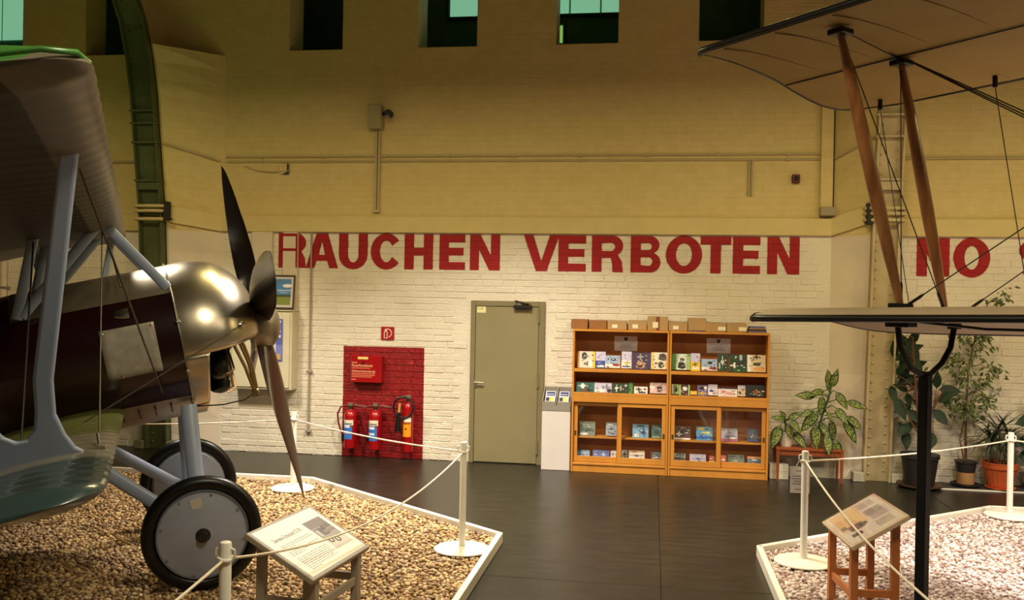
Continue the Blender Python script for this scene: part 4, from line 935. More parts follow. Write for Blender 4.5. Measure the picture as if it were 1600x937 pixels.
# ================================================================== potted plants
def speckle(name, a, b, thr):
    m = bpy.data.materials.new(name); m.use_nodes = True; nt = m.node_tree; bs = nt.nodes['Principled BSDF']; bs.inputs['Roughness'].default_value = .5; bs.inputs['Specular IOR Level'].default_value = .25
    tc = nt.nodes.new('ShaderNodeTexCoord'); n = nt.nodes.new('ShaderNodeTexNoise'); n.inputs['Scale'].default_value = 26; n.inputs['Detail'].default_value = 3
    nt.links.new(tc.outputs['Object'], n.inputs[0]); r = nt.nodes.new('ShaderNodeValToRGB')
    r.color_ramp.elements[0].position = thr; r.color_ramp.elements[0].color = (*lin(a), 1); r.color_ramp.elements[1].position = thr+.1; r.color_ramp.elements[1].color = (*lin(b), 1)
    nt.links.new(n.outputs['Fac'], r.inputs[0]); nt.links.new(r.outputs[0], bs.inputs['Base Color']); return m
LEAFD = mat('dark_leaf_edge', (26, 46, 14), .5, vary=.2, vscale=12, spec=.25)
SPECK = speckle('speckled_leaf', (40, 66, 20), (206, 206, 112), .52)
RUBL = mat('rubber_leaf', (24, 42, 18), .5, vary=.3, vscale=8, spec=.2)
FICL = mat('weeping_fig_leaf', (50, 68, 26), .45, rgb2=(104, 114, 58), vscale=14)
DRAL = mat('strap_leaf', (40, 56, 34), .4, vary=.3, vscale=10)
BARK = mat('brown_stem', (96, 60, 40), .8, vary=.2, vscale=20)
GSTEM = mat('green_stem', (70, 92, 40), .5, vary=.1)
SOIL = mat('soil', (40, 30, 22), .95, vary=.2, bump=.4)
def leaf_mesh(name, mats, wr, droop, fold, pw=.75, edge=True, nu=7):
    """unit leaf along +x, width ratio wr"""
    mb = MB(); cols = [-1, -.72, 0, .72, 1] if edge else [-1, 0, 1]; nc = len(cols)
    V = []
    for i in range(nu+1):
        t_ = i/nu; wd = wr*.5*max(.03, math.sin(math.pi*min(.995, t_**pw*.97+.02)))
        for c in cols: V.append((t_, c*wd, -droop*t_*t_+fold*abs(c)*wd+.012*math.sin(t_*9+c)))
    for i in range(nu):
        for k in range(nc-1):
            mb.add([], []); mb.f.append((i*nc+k, (i+1)*nc+k, (i+1)*nc+k+1, i*nc+k+1)); mb.m.append(1 if edge and k in (0, nc-2) else 0)
    mb.v = V
    return mb.mesh(name, mats, smooth=60, fix=False)
def leaf_matrix(base, tip, up, scale=1.):
    x = (Vector(tip)-Vector(base)); L = x.length; x.normalize(); z = Vector(up); z = (z-x*z.dot(x)).normalized(); y = z.cross(x)
    m = frame(base, x, y, z); return m @ Matrix.Diagonal((L*scale, L*scale, L*scale, 1))
def pot(t, prof, m, soilz, r, off=(0, 0, 0), n=24, name='pot', m2=None):
    mb = MB(); mb.lathe(prof, n, Matrix.Translation(off)); p = mb.build(name, m, t, smooth=30)
    mb = MB(); mb.lathe([(r, soilz-.01), (r, soilz)], n, Matrix.Translation(off)); mb.build('soil', SOIL, t)
    return p
DIE = [leaf_mesh('leaf', [SPECK, LEAFD], .46, .14, .14), leaf_mesh('leaf', [SPECK, LEAFD], .40, .20, .2)]
def dieff(t, base, leaves, y0, crown):
    for i, (x0, z0, x1, z1) in enumerate(leaves):
        yb = y0+random.uniform(-.05, .05); yt = yb-random.uniform(.02, .10)
        b = Vector((x0, yb, z0))-base; p = Vector((x1, yt, z1))-base
        up = Vector((random.uniform(-.25, .25), -1, .55))
        inst('leaf', DIE[i % 2], t, leaf_matrix(b, p, up, 1.18))
        c = crown(z0); mb = MB(); mid = (c+b)/2+Vector((0, 0, .03)); mb.tube([c, mid, b, b.lerp(p, .5)], [.007, .006, .005, .003], 5); mb.build('leaf_stalk', GSTEM, t, smooth=60)
DBIG= [(2.0, 1.06, 1.97, 1.23), (2.01, 1.06, 2.06, 1.24), (1.97, 1.04, 1.95, 1.13), (1.93, 1.02, 1.77, 0.99), (1.83, 0.96, 1.64, 0.97), (1.9, 0.97, 1.89, 0.78), (2.06, 1.01, 2.16, 0.86), (2.16, 0.91, 2.35, 0.87), (2.05, 0.84, 2.15, 0.7), (2.14, 0.71, 2.26, 0.5), (2.17, 0.75, 2.31, 0.64), (1.86, 0.8, 1.7, 0.6), (1.79, 0.81, 1.68, 0.74), (1.95, 0.79, 2.01, 0.72), (1.84, 0.64, 1.85, 0.41), (1.9, 0.66, 1.96, 0.54), (1.96, 0.54, 1.97, 0.36), (2.01, 0.69, 2.05, 0.49), (2.06, 0.48, 2.07, 0.27)]
DSM= [(1.49, 0.69, 1.43, 0.78), (1.52, 0.67, 1.65, 0.77), (1.54, 0.69, 1.63, 0.57), (1.47, 0.69, 1.34, 0.72), (1.44, 0.61, 1.35, 0.4), (1.51, 0.62, 1.54, 0.49), (1.59, 0.54, 1.7, 0.4)]
base = Vector((1.88, 10.79, .376))
t = thing('speckled_plant', 'tall speckled leaved plant in a tan pot on the bench', 'plant', base, group='speckled plants on the bench')
pot(t, [(.065, 0), (.09, .15), (.094, .155), (.094, .17), (.08, .17)], mat('tan_pot', (176, 140, 92), .6), .165, .08)
stem = [Vector((0, 0, .15)), Vector((.04, -.02, .35)), Vector((.1, -.05, .55)), Vector((.12, -.08, .68))]
mb = MB(); mb.tube(stem, [.016, .014, .012, .008], 8); mb.build('stem', GSTEM, t, smooth=60)
def crown1(z):
    k = min(1, max(0, (z-.53)/.55)); return stem[0].lerp(stem[3], k)+Vector((.02*math.sin(k*3), 0, 0))
dieff(t, base, DBIG, 10.71, crown1)
base = Vector((1.535, 10.79, .376))
t = thing('speckled_plant', 'short speckled leaved plant in a white ribbed pot beside the bookcase', 'plant', base, group='speckled plants on the bench')
prof = [(.06, 0), (.085, .165), (.08, .165)]
mb = MB(); V = []
n = 36
for r, z in prof[:2]+[(.078, .165), (.075, .14)]:
    for k in range(n):
        q = 2*math.pi*k/n; rr = r*(1+(.03 if k % 2 else -.02)); V.append((rr*math.cos(q), rr*math.sin(q), z))
mb.add(V, [(i*n+k, i*n+(k+1) % n, i*n+n+(k+1) % n, i*n+n+k) for i in range(3) for k in range(n)]+[tuple(range(n-1, -1, -1))]); mb.build('pot', mat('white_ceramic', (222, 212, 194), .4), t)
mb = MB(); mb.lathe([(.076, .13), (.076, .14)], 20); mb.build('soil', SOIL, t)
mb = MB(); mb.tube([(0, 0, .13), (-.01, -.02, .24), (-.03, -.04, .31)], [.012, .01, .008], 8); mb.build('stem', GSTEM, t, smooth=60)
dieff(t, base, [(a+.02, b, c+.025, d) for a, b, c, d in DSM], 10.70, lambda z: Vector((-.02, -.03, .26)))

# rubber plant
RUBM = [leaf_mesh('leaf', [RUBL], .56, .06, .12, .8, False), leaf_mesh('leaf', [RUBL], .48, .12, .18, .8, False)]
RUBP = [(2.74, 1.64, 2.9, 1.39), (2.75, 1.28, 2.75, 1.45), (2.73, 1.13, 2.91, 1.21), (2.69, 0.97, 2.75, 0.77), (2.81, 1.03, 2.84, 0.9), (3.12, 1.09, 3.12, 1.26), (3.15, 1.08, 3.34, 1.07), (3.13, 1.01, 3.23, 0.92), (3.08, 0.86, 3.19, 0.72), (2.74, 0.7, 2.76, 0.55), (2.8, 0.61, 2.8, 0.43), (2.65, 1.1, 2.66, 0.95), (3.08, 0.6, 3.04, 0.46), (2.82, 0.84, 2.94, 0.72), (2.87, 0.88, 2.7, 0.82), (2.69, 1.41, 2.66, 1.58), (2.91, 1.21, 3.03, 1.05), (2.96, 0.98, 3.03, 1.16), (2.79, 1.16, 2.95, 1.13), (2.69, 1.23, 2.76, 1.35), (2.80, 1.45, 2.68, 1.40), (2.83, 1.5, 2.95, 1.56), (3.0, .92, 2.93, .78), (2.86, 1.3, 2.98, 1.38), (2.84, 1.3, 2.72, 1.2), (2.88, .95, 3.02, .84), (2.88, .75, 3.0, .62), (2.86, .7, 2.72, .58), (2.9, 1.05, 3.05, 1.2), (2.83, 1.05, 2.68, 1.12), (2.82, 1.42, 2.92, 1.28), (3.1, .95, 3.26, 1.05), (3.08, .8, 2.98, .7), (2.82, 1.55, 2.72, 1.68), (2.83, 1.58, 2.9, 1.7)]
base = Vector((2.94, 10.64, .026))
t = thing('rubber_plant', 'rubber plant with broad dark leaves in a black pot beside the column', 'plant', base)
pot(t, [(.14, 0), (.15, .01), (.19, .30), (.205, .305), (.205, .345), (.185, .345)], mat('black_plastic_pot', (30, 26, 26), .5), .33, .185)
mb = MB(); mb.lathe([(.0, .0), (.19, 0), (.235, .012), (.237, .03), (.228, .03), (.19, .014), (0, .012)], 28, Matrix.Translation((0, 0, -.009))); mb.build('saucer', mat('dark_saucer', (70, 44, 26), .5), t, smooth=40)
st = [Vector((0, 0, .32)), Vector((-.01, 0, .66)), Vector((-.06, -.02, 1.05)), Vector((-.09, -.02, 1.4)), Vector((-.10, -.02, 1.62))]
mb = MB(); mb.tube(st, [.02, .018, .015, .011, .007], 8); mb.tube([Vector((-.01, 0, .5)), Vector((.10, -.03, .8)), Vector((.22, -.05, 1.07))], [.014, .011, .007], 8); mb.tube([Vector((-.01, 0, .55)), Vector((-.12, -.03, .72)), Vector((-.19, -.04, .9))], [.012, .009, .006], 8); mb.build('stem', BARK, t, smooth=60)
for i, (x0, z0, x1, z1) in enumerate(RUBP):
    yb = 10.72+random.uniform(-.08, .06); b = Vector((x0, yb, z0))-base; p = Vector((x1, yb-random.uniform(.02, .12), z1))-base
    inst('leaf', RUBM[i % 2], t, leaf_matrix(b, p, (random.uniform(-.4, .4), -1, .5), 1.12))
    k = min(range(len(st)), key=lambda q: abs(st[q].z-b.z)); s_ = st[k] if x0 < 3.0 else Vector((.12, -.03, .85))
    mb = MB(); mb.tube([s_, (s_+b)/2+Vector((0, 0, .02)), b], [.006, .005, .004], 5); mb.build('leaf_stalk', BARK, t, smooth=60)

# weeping fig
base = Vector((3.46, 10.78, .026))
t = thing('weeping_fig', 'slender weeping fig with small leaves in a black and tan pot', 'plant', base)
mb = MB(); mb.lathe([(.088, .02), (.092, .16), (.094, .162), (.086, .162)], 24); mb.lathe([(.09, .018), (.09, .02)], 24); mb.build('tan_sleeve', mat('tan_bark_sleeve', (156, 116, 72), .8, vary=.15, vscale=4, stretch=(1, 1, 10)), t, smooth=30)
mb = MB(); mb.lathe([(.096, .15), (.108, .245), (.116, .25), (.116, .268), (.10, .268)], 24); mb.build('pot', mat('black_plastic_pot', (30, 26, 26), .5), t, smooth=30)
mb = MB(); mb.lathe([(.1, .25), (.1, .258)], 20); mb.build('soil', SOIL, t)
mb = MB(); mb.lathe([(.11, 0), (.15, .012), (.155, .03), (.148, .03), (.11, .014)], 24, Matrix.Translation((0, 0, -.009))); mb.build('saucer', mat('black_saucer', (30, 28, 28), .5), t, smooth=40)
tr = [Vector((0, 0, .25)), Vector((-.01, 0, .8)), Vector((.01, 0, 1.3)), Vector((.07, 0, 1.62)), Vector((.2, .02, 2.0))]
mb = MB(); mb.tube(tr, [.014, .012, .010, .008, .004], 8); mb.tube([Vector((-.02, -.01, .26)), Vector((-.07, -.01, .5)), Vector((-.03, -.01, .7)), Vector((-.02, 0, .9))], .007, 6)
mb.build('trunk', BARK, t, smooth=60)
cl = [(3.3, 1.4, .16), (3.53, 1.58, .18), (3.71, 1.3, .12), (3.37, 1.24, .14), (3.59, 1.15, .13), (3.64, 1.0, .11), (3.38, .88, .13), (3.55, .84, .16), (3.78, 2.06, .13), (3.45, 1.7, .14), (3.62, 1.72, .10), (3.27, 1.0, .08)]
twm = MB(); fo = MB()
for x, z, r in cl:
    c = Vector((x, 10.76, z))-base; s_ = min(tr, key=lambda q: abs(q.z-(c.z-.12)))
    twm.tube([s_, (s_+c)/2+Vector((0, -.02, .05)), c], [.006, .004, .002], 5)
    for k in range(3):
        e_ = c+Vector((random.uniform(-r, r), random.uniform(-.1, .04), random.uniform(-r*.8, r*.5))); twm.tube([c, (c+e_)/2+Vector((0, 0, .02)), e_], [.003, .0025, .0015], 4)
    for k in range(int(330*r)):
        p = c+Vector((random.gauss(0, r*.55), random.uniform(-.12, .05), random.gauss(0, r*.5)))
        if p.y+base.y > 10.92: continue
        d = Vector((random.uniform(-1, 1), random.uniform(-.7, .3), random.uniform(-1.2, .1))).normalized(); u = Vector((random.uniform(-.5, .5), -1, .6)); u = (u-d*u.dot(d)).normalized(); s2 = u.cross(d); L = random.uniform(.055, .09)
        fo.add([p, p+d*L*.45+s2*L*.2+u*L*.04, p+d*L, p+d*L*.45-s2*L*.2+u*L*.04, p+d*L*.5-u*L*.03], [(0, 1, 4), (1, 2, 4), (2, 3, 4), (3, 0, 4)])
o = twm.build('twigs', BARK, t); o['kind'] = 'stuff'
o = fo.build('foliage', FICL, t, fix=False); o['kind'] = 'stuff'

# strap leaved dracaena in the terracotta pot
TERRA = mat('terracotta_plastic', (186, 84, 40), .5, vary=.05)
base = Vector((3.80, 10.72, .017))
t = thing('dragon_plant', 'dragon tree with narrow strap leaves in a terracotta pot', 'plant', base)
mb = MB(); n = 40; V = []
for r, z in ((.105, .012), (.118, .03), (.165, .22), (.168, .222)):
    for k in range(n):
        q = 2*math.pi*k/n; rr = r*(1+(.012 if k % 2 else -.012)); V.append((rr*math.cos(q), rr*math.sin(q), z))
mb.add(V, [(i*n+k, i*n+(k+1) % n, i*n+n+(k+1) % n, i*n+n+k) for i in range(3) for k in range(n)]+[tuple(range(n-1, -1, -1))])
pp = mb.build('pot', TERRA, t)
mb = MB(); mb.lathe([(.168, .22), (.178, .225), (.184, .275), (.188, .28), (.188, .288), (.172, .288), (.168, .25)], 40, closed=False); mb.build('rim', TERRA, pp, smooth=30)
mb = MB(); mb.lathe([(.166, .25), (.166, .258)], 30); mb.build('soil', SOIL, t)
mb = MB(); mb.lathe([(.0, 0), (.14, 0), (.155, .012), (.155, .02), (.13, .014), (0, .013)], 30); mb.build('saucer', TERRA, t, smooth=40)
tops = [(Vector((-.09, -.01, .56)), 44, .36), (Vector((-.03, -.02, .70)), 34, .30), (Vector((.08, .0, .58)), 40, .34)]
mb = MB()
for p, _, _ in tops: mb.tube([Vector((p.x*.3, 0, .25)), Vector((p.x*.7, p.y, (p.z+.25)/2)), p], [.012, .010, .009], 7)
mb.build('stem', BARK, t, smooth=60)
def strap(droop):
    mb = MB(); V = []; nu = 7
    for i in range(nu+1):
        s_ = i/nu; wd = .042*max(.06, math.sin(math.pi*min(.98, .12+.86*s_)))
        a = s_*droop; x = math.sin(a)/max(droop, .01) if droop else s_; z = -(1-math.cos(a))/max(droop, .01)
        for c in (-1, 0, 1): V.append((x, c*wd, z+abs(c)*.01))
    for i in range(nu):
        for k in range(2): mb.f.append((i*3+k, i*3+3+k, i*3+4+k, i*3+1+k)); mb.m.append(0)
    mb.v = V; return mb.mesh('leaf', [DRAL], smooth=60, fix=False)
SM = [strap(.5), strap(1.2), strap(1.9)]
for p, n, L in tops:
    for k in range(n):
        az = k*2.4+random.uniform(-.3, .3); el = random.uniform(-.75, 1.2); d = Vector((math.cos(az)*math.cos(el), math.sin(az)*math.cos(el)*.7, math.sin(el)))
        if d.y > .05: d.y = .05
        up = Vector((0, 0, 1)) if abs(d.z) < .95 else Vector((1, 0, 0))
        l = L*random.uniform(.8, 1.25)*(.75 if d.y > -.05 and abs(d.x) < .5 else 1); inst('leaf', SM[k % 3 if el > .4 else 1], t, leaf_matrix(p-Vector((0, 0, random.uniform(0, .1))), p+d*l, up))
# second rubber plant at the frame edge
base = Vector((4.25, 10.72, .017))
t = thing('rubber_plant', 'rubber plant with very dark hanging leaves beyond the dragon tree', 'plant', base)
pot(t, [(.12, 0), (.16, .22), (.172, .225), (.172, .25), (.155, .25)], mat('brown_grey_pot', (110, 100, 92), .6), .24, .155)
mb = MB(); mb.tube([Vector((0, 0, .23)), Vector((.02, 0, .6)), Vector((.0, 0, .95))], [.016, .013, .008], 8); mb.build('stem', BARK, t, smooth=60)
for i, (a, b) in enumerate([((4.22, .80), (3.92, .745)), ((4.2, .62), (3.93, .52)), ((4.22, .46), (3.93, .30)), ((4.28, .8), (4.5, .9)), ((4.28, .6), (4.52, .5)), ((4.25, .95), (4.2, 1.2)), ((4.27, .9), (4.45, 1.1))]):
    inst('leaf', RUBM[i % 2], t, leaf_matrix(Vector((a[0], 10.70, a[1]))-base, Vector((b[0], 10.62, b[1]))-base, (.1, -1, .6), 1.05))
    mb = MB(); mb.tube([Vector((.0, 0, a[1]-.05)), Vector((a[0], 10.70, a[1]))-base], .005, 5); mb.build('leaf_stalk', BARK, t)
# ================================================================== maroon biplane with grey struts
BP = thing('biplane', 'maroon biplane with grey struts, metal cowling and four bladed propeller', 'aircraft', (-3.32, 6.36, .04), (0, -math.radians(12), math.radians(31)))
ALU = mat('brushed_aluminium', (192, 182, 162), .29, metal=1., vary=.08, vscale=3, bump=.02, bscale=80)
ALUD = mat('dull_aluminium', (146, 136, 118), .42, metal=.9, vary=.18, vscale=4)
HATCH = mat('swirled_aluminium', (152, 144, 132), .5, metal=0., vary=.15, vscale=18, bump=.1, bscale=30)
MAROON = mat('maroon_lacquer', (30, 5, 7), .22, vary=.15, vscale=2, coat=.5)
STRUT = mat('blue_grey_strut_paint', (138, 150, 176), .38, vary=.05, vscale=3)
WINGU = mat('upper_wing_fabric', (44, 31, 22), .5, rgb2=(36, 23, 18), vscale=3, bump=.05, bscale=90)
WINGE = mat('wing_edge_fabric', (92, 84, 68), .4, vary=.08)
GREENE = mat('green_wing_top', (52, 108, 36), .35, vary=.1)
TYRE = mat('black_tyre', (9, 8, 9), .35, spec=.35)
DISC = mat('wheel_disc_paint', (138, 144, 162), .4, vary=.10, vscale=5)
WIRE = mat('wire_cable', (60, 54, 46), .4, metal=.6); BWIRE = mat('black_cable', (14, 13, 12), .5)
WOODP = mat('dark_propeller_wood', (16, 10, 8), .25, vary=.35, vscale=5, stretch=(1, 1, .2), spec=.35)
WOODR = mat('red_brown_propeller_wood', (48, 25, 16), .3, vary=.2, vscale=6, stretch=(1, 1, .2), spec=.35)
def lower_wing_mat():
    m = bpy.data.materials.new('lower_wing_enamel'); m.use_nodes = True; nt = m.node_tree; N = nt.nodes; L = nt.links; b = N['Principled BSDF']; b.inputs['Roughness'].default_value = .25
    tc = N.new('ShaderNodeTexCoord'); sp = N.new('ShaderNodeSeparateXYZ'); L.new(tc.outputs['Object'], sp.inputs[0])
    mr = N.new('ShaderNodeMapRange'); mr.inputs[1].default_value = -3.8; mr.inputs[2].default_value = -.4
    n = N.new('ShaderNodeTexNoise'); n.inputs['Scale'].default_value = 2.5; L.new(tc.outputs['Object'], n.inputs[0])
    ad = N.new('ShaderNodeMath'); ad.operation = 'MULTIPLY_ADD'; L.new(n.outputs['Fac'], ad.inputs[0]); ad.inputs[1].default_value = .5; L.new(sp.outputs[1], ad.inputs[2])
    L.new(ad.outputs[0], mr.inputs[0]); r = N.new('ShaderNodeValToRGB'); e = r.color_ramp.elements
    e[0].position = .0; e[0].color = (*lin((48, 64, 66)), 1); e[1].position = 1; e[1].color = (*lin((104, 108, 62)), 1)
    for p, c in ((.30, (50, 62, 60)), (.36, (120, 116, 104)), (.60, (130, 122, 104)), (.66, (104, 108, 62))): x = e.new(p); x.color = (*lin(c), 1)
    L.new(mr.outputs[0], r.inputs[0]); L.new(r.outputs[0], b.inputs['Base Color']); b.inputs['Coat Weight'].default_value = .4
    return m
LW = lower_wing_mat()
ZC = 1.6
# fuselage: maroon sides, metal decking and belly
def fus_r(x): return interp([(-4.6, .10), (-3.5, .24), (-2.4, .38), (-1.5, .48), (-.8, .53), (.22, .55)], x)
def sector(xa, xb, a0, a1, nx, na, dr=0.):
    mb = MB()
    def fn(i, j):
        x = xa+(xb-xa)*i; r = fus_r(x)+dr; a = math.radians(a0+(a1-a0)*j); return (x, r*math.cos(a), ZC+r*math.sin(a))
    return mb.grid(fn, nx, na)
# angle 0 = far side (+y), 180 = near side; sides are -43..41 and 139..223
mb = sector(-4.6, .21, -43, 41, 24, 14); mb2 = sector(-4.6, .21, 139, 223, 24, 14); mb.add(mb2.v, mb2.f); mb2 = sector(-4.6, -.80, 41, 139, 16, 12); mb.add(mb2.v, mb2.f); mb2 = sector(-4.6, -.55, 223, 317, 16, 12); mb.add(mb2.v, mb2.f)
mb.lathe([(fus_r(.2)-.01, .2), (.01, .2)], 30, Matrix.Translation((0, 0, ZC)) @ Matrix.Rotation(math.pi/2, 4, 'Y')); mb.lathe([(.1, -4.6), (.01, -4.62)], 20, Matrix.Translation((0, 0, ZC)) @ Matrix.Rotation(math.pi/2, 4, 'Y'))
mb.build('fuselage', MAROON, BP, smooth=40)
sector(-.80, .21, 40, 140, 10, 18, .003).build('top_decking', ALUD, BP, smooth=40)
bl = sector(-.55, .21, 222, 318, 8, 16, .003).build('belly_panel', ALUD, BP, smooth=40)
for i in range(5):
    a = math.radians(232); r = .556; mb = MB(); x = -.36+.105*i
    mb.cbox(-.006, .006, -.05, .05, -.004, .006, .001, M=Matrix.Translation((x, r*math.cos(a), ZC+r*math.sin(a))) @ Matrix.Rotation(a+math.pi/2, 4, 'X')); mb.build('louver', BLACK, bl)
# cowling
CP = [(.20, .552), (.27, .558), (.36, .558), (.44, .546), (.52, .522), (.59, .48), (.65, .425), (.70, .36), (.735, .30), (.755, .24)]
def cr(p0, p1, p2, p3, q): return .5*((2*p1)+(p2-p0)*q+(2*p0-5*p1+4*p2-p3)*q*q+(-p0+3*p1-3*p2+p3)*q**3)
fine = []
for k in range(len(CP)-1):
    P4 = [CP[max(0, k-1)], CP[k], CP[k+1], CP[min(len(CP)-1, k+2)]]
    for q in (0, .25, .5, .75): fine.append((cr(*[p[0] for p in P4], q), cr(*[p[1] for p in P4], q)))
fine.append(CP[-1])
def cowl_r(x): return interp(fine, x)
mb = MB(); na = 60
V = [(x, r*math.cos(math.radians(-10+200*j/na)), ZC+r*math.sin(math.radians(-10+200*j/na))) for x, r in fine for j in range(na+1)]
mb.add(V, [(i*(na+1)+j, (i+1)*(na+1)+j, (i+1)*(na+1)+j+1, i*(na+1)+j+1) for i in range(len(fine)-1) for j in range(na)])
def low(i, j):      # lower collar whose front edge sweeps back towards the belly
    a = 190+160*j; s_ = 1-abs(a-270)/80; x = .20+(.17-.085*s_**.8)*i; r = cowl_r(x); return (x, r*math.cos(math.radians(a)), ZC+r*math.sin(math.radians(a)))
mb.grid(low, 8, 48)
co = mb.build('engine_cowling', ALU, BP, smooth=60)
so = co.modifiers.new('thickness', 'SOLIDIFY'); so.thickness = .006; so.offset = -1
mb = MB(); mb.tube([(.205, .564*math.cos(math.radians(a)), ZC+.564*math.sin(math.radians(a))) for a in range(0, 361, 10)], .005, 6); mb.build('cowl_strap', STEEL, co, smooth=50)
for a, x in ((200, .205), (165, .205), (228, .205)):
    mb = MB(); q = math.radians(a); mb.lathe([(.018, 0), (.018, .012), (.01, .02)], 10, Matrix.Translation((x, .566*math.cos(q), ZC+.566*math.sin(q))) @ Matrix.Rotation(q-math.pi/2, 4, 'X') @ Matrix.Rotation(-math.pi/2, 4, 'X')); mb.build('strap_clasp', STEEL, co)
mb = MB(); mb.lathe([(.028, -.01), (.03, .0), (.026, .018), (.012, .024)], 14, Matrix.Translation((.615, -.455, 1.64)) @ Matrix.Rotation(math.radians(62), 4, 'Z') @ Matrix.Rotation(math.pi/2, 4, 'X')); mb.build('cable_boss', STEEL, co, smooth=50)
# engine: crankcase and eleven finned cylinders
mb = MB(); mb.lathe([(.02, .25), (.17, .27), (.17, .52), (.10, .60), (.06, .74)], 24, Matrix.Translation((0, 0, ZC)) @ Matrix.Rotation(math.pi/2, 4, 'Y')); eng = mb.build('engine', mat('black_engine', (20, 19, 18), .4, metal=.4), BP, smooth=30)
EB = mat('black_engine', (20, 19, 18), .4)
cm = MB(); pr = [(.055, .15)]
for i in range(9): pr += [(.084, .17+.022*i), (.084, .18+.022*i), (.07, .181+.022*i), (.07, .19+.022*i)]
pr += [(.075, .39), (.062, .44), (.02, .46)]
cm.lathe(pr, 16); cme = cm.mesh('cylinder', EB, smooth=25)
RODM = mat('push_rod_steel', (176, 150, 110), .3, metal=1.)
for k in range(11):
    a = math.radians(217+k*360/11)
    d = Vector((0, math.cos(a), math.sin(a))); e_ = Vector((1, 0, 0)); M = frame((.42, 0, ZC), e_, d.cross(e_), d)
    c = inst('cylinder', cme, eng, M)
    mb = MB(); ct = Vector((.42, 0, ZC)); mb.tube([ct+Vector((.10, 0, 0))+d*.16, ct+Vector((.10, 0, 0))+d*.44, ct+Vector((.04, 0, 0))+d*.47], .008, 6); mb.build('push_rod', RODM, eng, smooth=40)
mb = MB()
for dx, z0, z1 in ((.0, 1.52, 1.14), (.035, 1.56, 1.16), (.06, 1.54, 1.13)): mb.tube([(.55+dx, -.30, z0), (.60+dx*.8, -.31, (z0+z1)/2), (.63+dx*.3, -.32, z1)], .012, 8)
mb.cbox(.61, .66, -.335, -.305, 1.10, 1.16, .006); mb.build('engine_bearer', RODM, BP, smooth=40)
# propeller
HUB = Vector((.79, 0, ZC))
mb = MB(); mb.lathe([(.195, -.075), (.205, -.02), (.20, .03), (.18, .075), (.14, .115), (.08, .145), (.01, .155)], 28, Matrix.Translation(HUB) @ Matrix.Rotation(math.pi/2, 4, 'Y')); prop = mb.build('propeller', ALUD, BP, smooth=50)
def blade(m):
    mb = MB(); V = []; n = 12; st = 18
    for i in range(st+1):
        s_ = i/st; r = .14+(1.36-.14)*s_
        ch = interp([(0, .15), (.12, .19), (.35, .235), (.55, .235), (.75, .19), (.9, .12), (.97, .06), (1, .012)], s_); th = interp([(0, .07), (.2, .055), (.5, .032), (.8, .018), (1, .006)], s_)
        tw = math.radians(interp([(0, 52), (.3, 40), (.6, 28), (1, 18)], s_)); off = interp([(0, 0), (.6, -.01), (1, -.035)], s_)
        for k in range(n):
            q = 2*math.pi*k/n; u = ch/2*math.cos(q)+off; v = th/2*math.sin(q)*(1 if math.sin(q) > 0 else .35)
            V.append((v*math.cos(tw)-u*math.sin(tw), u*math.cos(tw)+v*math.sin(tw), r))
    F = [(i*n+k, i*n+(k+1) % n, i*n+n+(k+1) % n, i*n+n+k) for i in range(st) for k in range(n)]+[tuple(range(n-1, -1, -1)), tuple(st*n+k for k in range(n))]
    return mb.add(V, F).mesh('propeller_blade', m, smooth=50)
bm_ = blade(WOODP); bm2 = blade(WOODR)
for k in range(4):
    a = math.radians(-23+90*k)      # -23: up and away; +67: towards the camera side ...
    M = Matrix.Translation(HUB) @ Matrix.Rotation(a, 4, 'X')
    inst('propeller_blade', bm2 if k == 2 else bm_, prop, M)
# hatch and scoop on the near side
def side(x, z, out=0.):
    r = fus_r(x)+out; dz = z-ZC; return Vector((x, -math.sqrt(max(r*r-dz*dz, .01)), z))
mb = MB(); mb.grid(lambda i, j: side(-.29+.345*i, 1.45+.335*j, .007), 8, 8)
h = mb.build('access_hatch', HATCH, BP, smooth=50); so = h.modifiers.new('t', 'SOLIDIFY'); so.thickness = .006; so.offset = 0
for x, z in ((-.27, 1.765), (.035, 1.765), (-.2, 1.46), (.0, 1.46)):
    mb = MB(); p = side(x, z, .01); q = math.atan2(p.z-ZC, p.y); mb.lathe([(.009, 0), (.008, .004), (.002, .006)], 8, Matrix.Translation(p) @ Matrix.Rotation(q-math.pi/2, 4, 'X')); mb.build('fastener', STEEL, h)
mb = MB()
def sc(i, j):
    a = math.pi*j; x = -.185+.10*i; rr = .036*math.sqrt(max(0, 1-(1-i)**2.2)); p = side(x, 1.87+rr*math.cos(a)); return p+Vector((0, -.028*math.sin(a)*math.sqrt(max(0, 1-(1-i)**2)), 0))
mb.grid(sc, 8, 10); mb.build('air_scoop', STEEL, BP, smooth=60, fix=False)
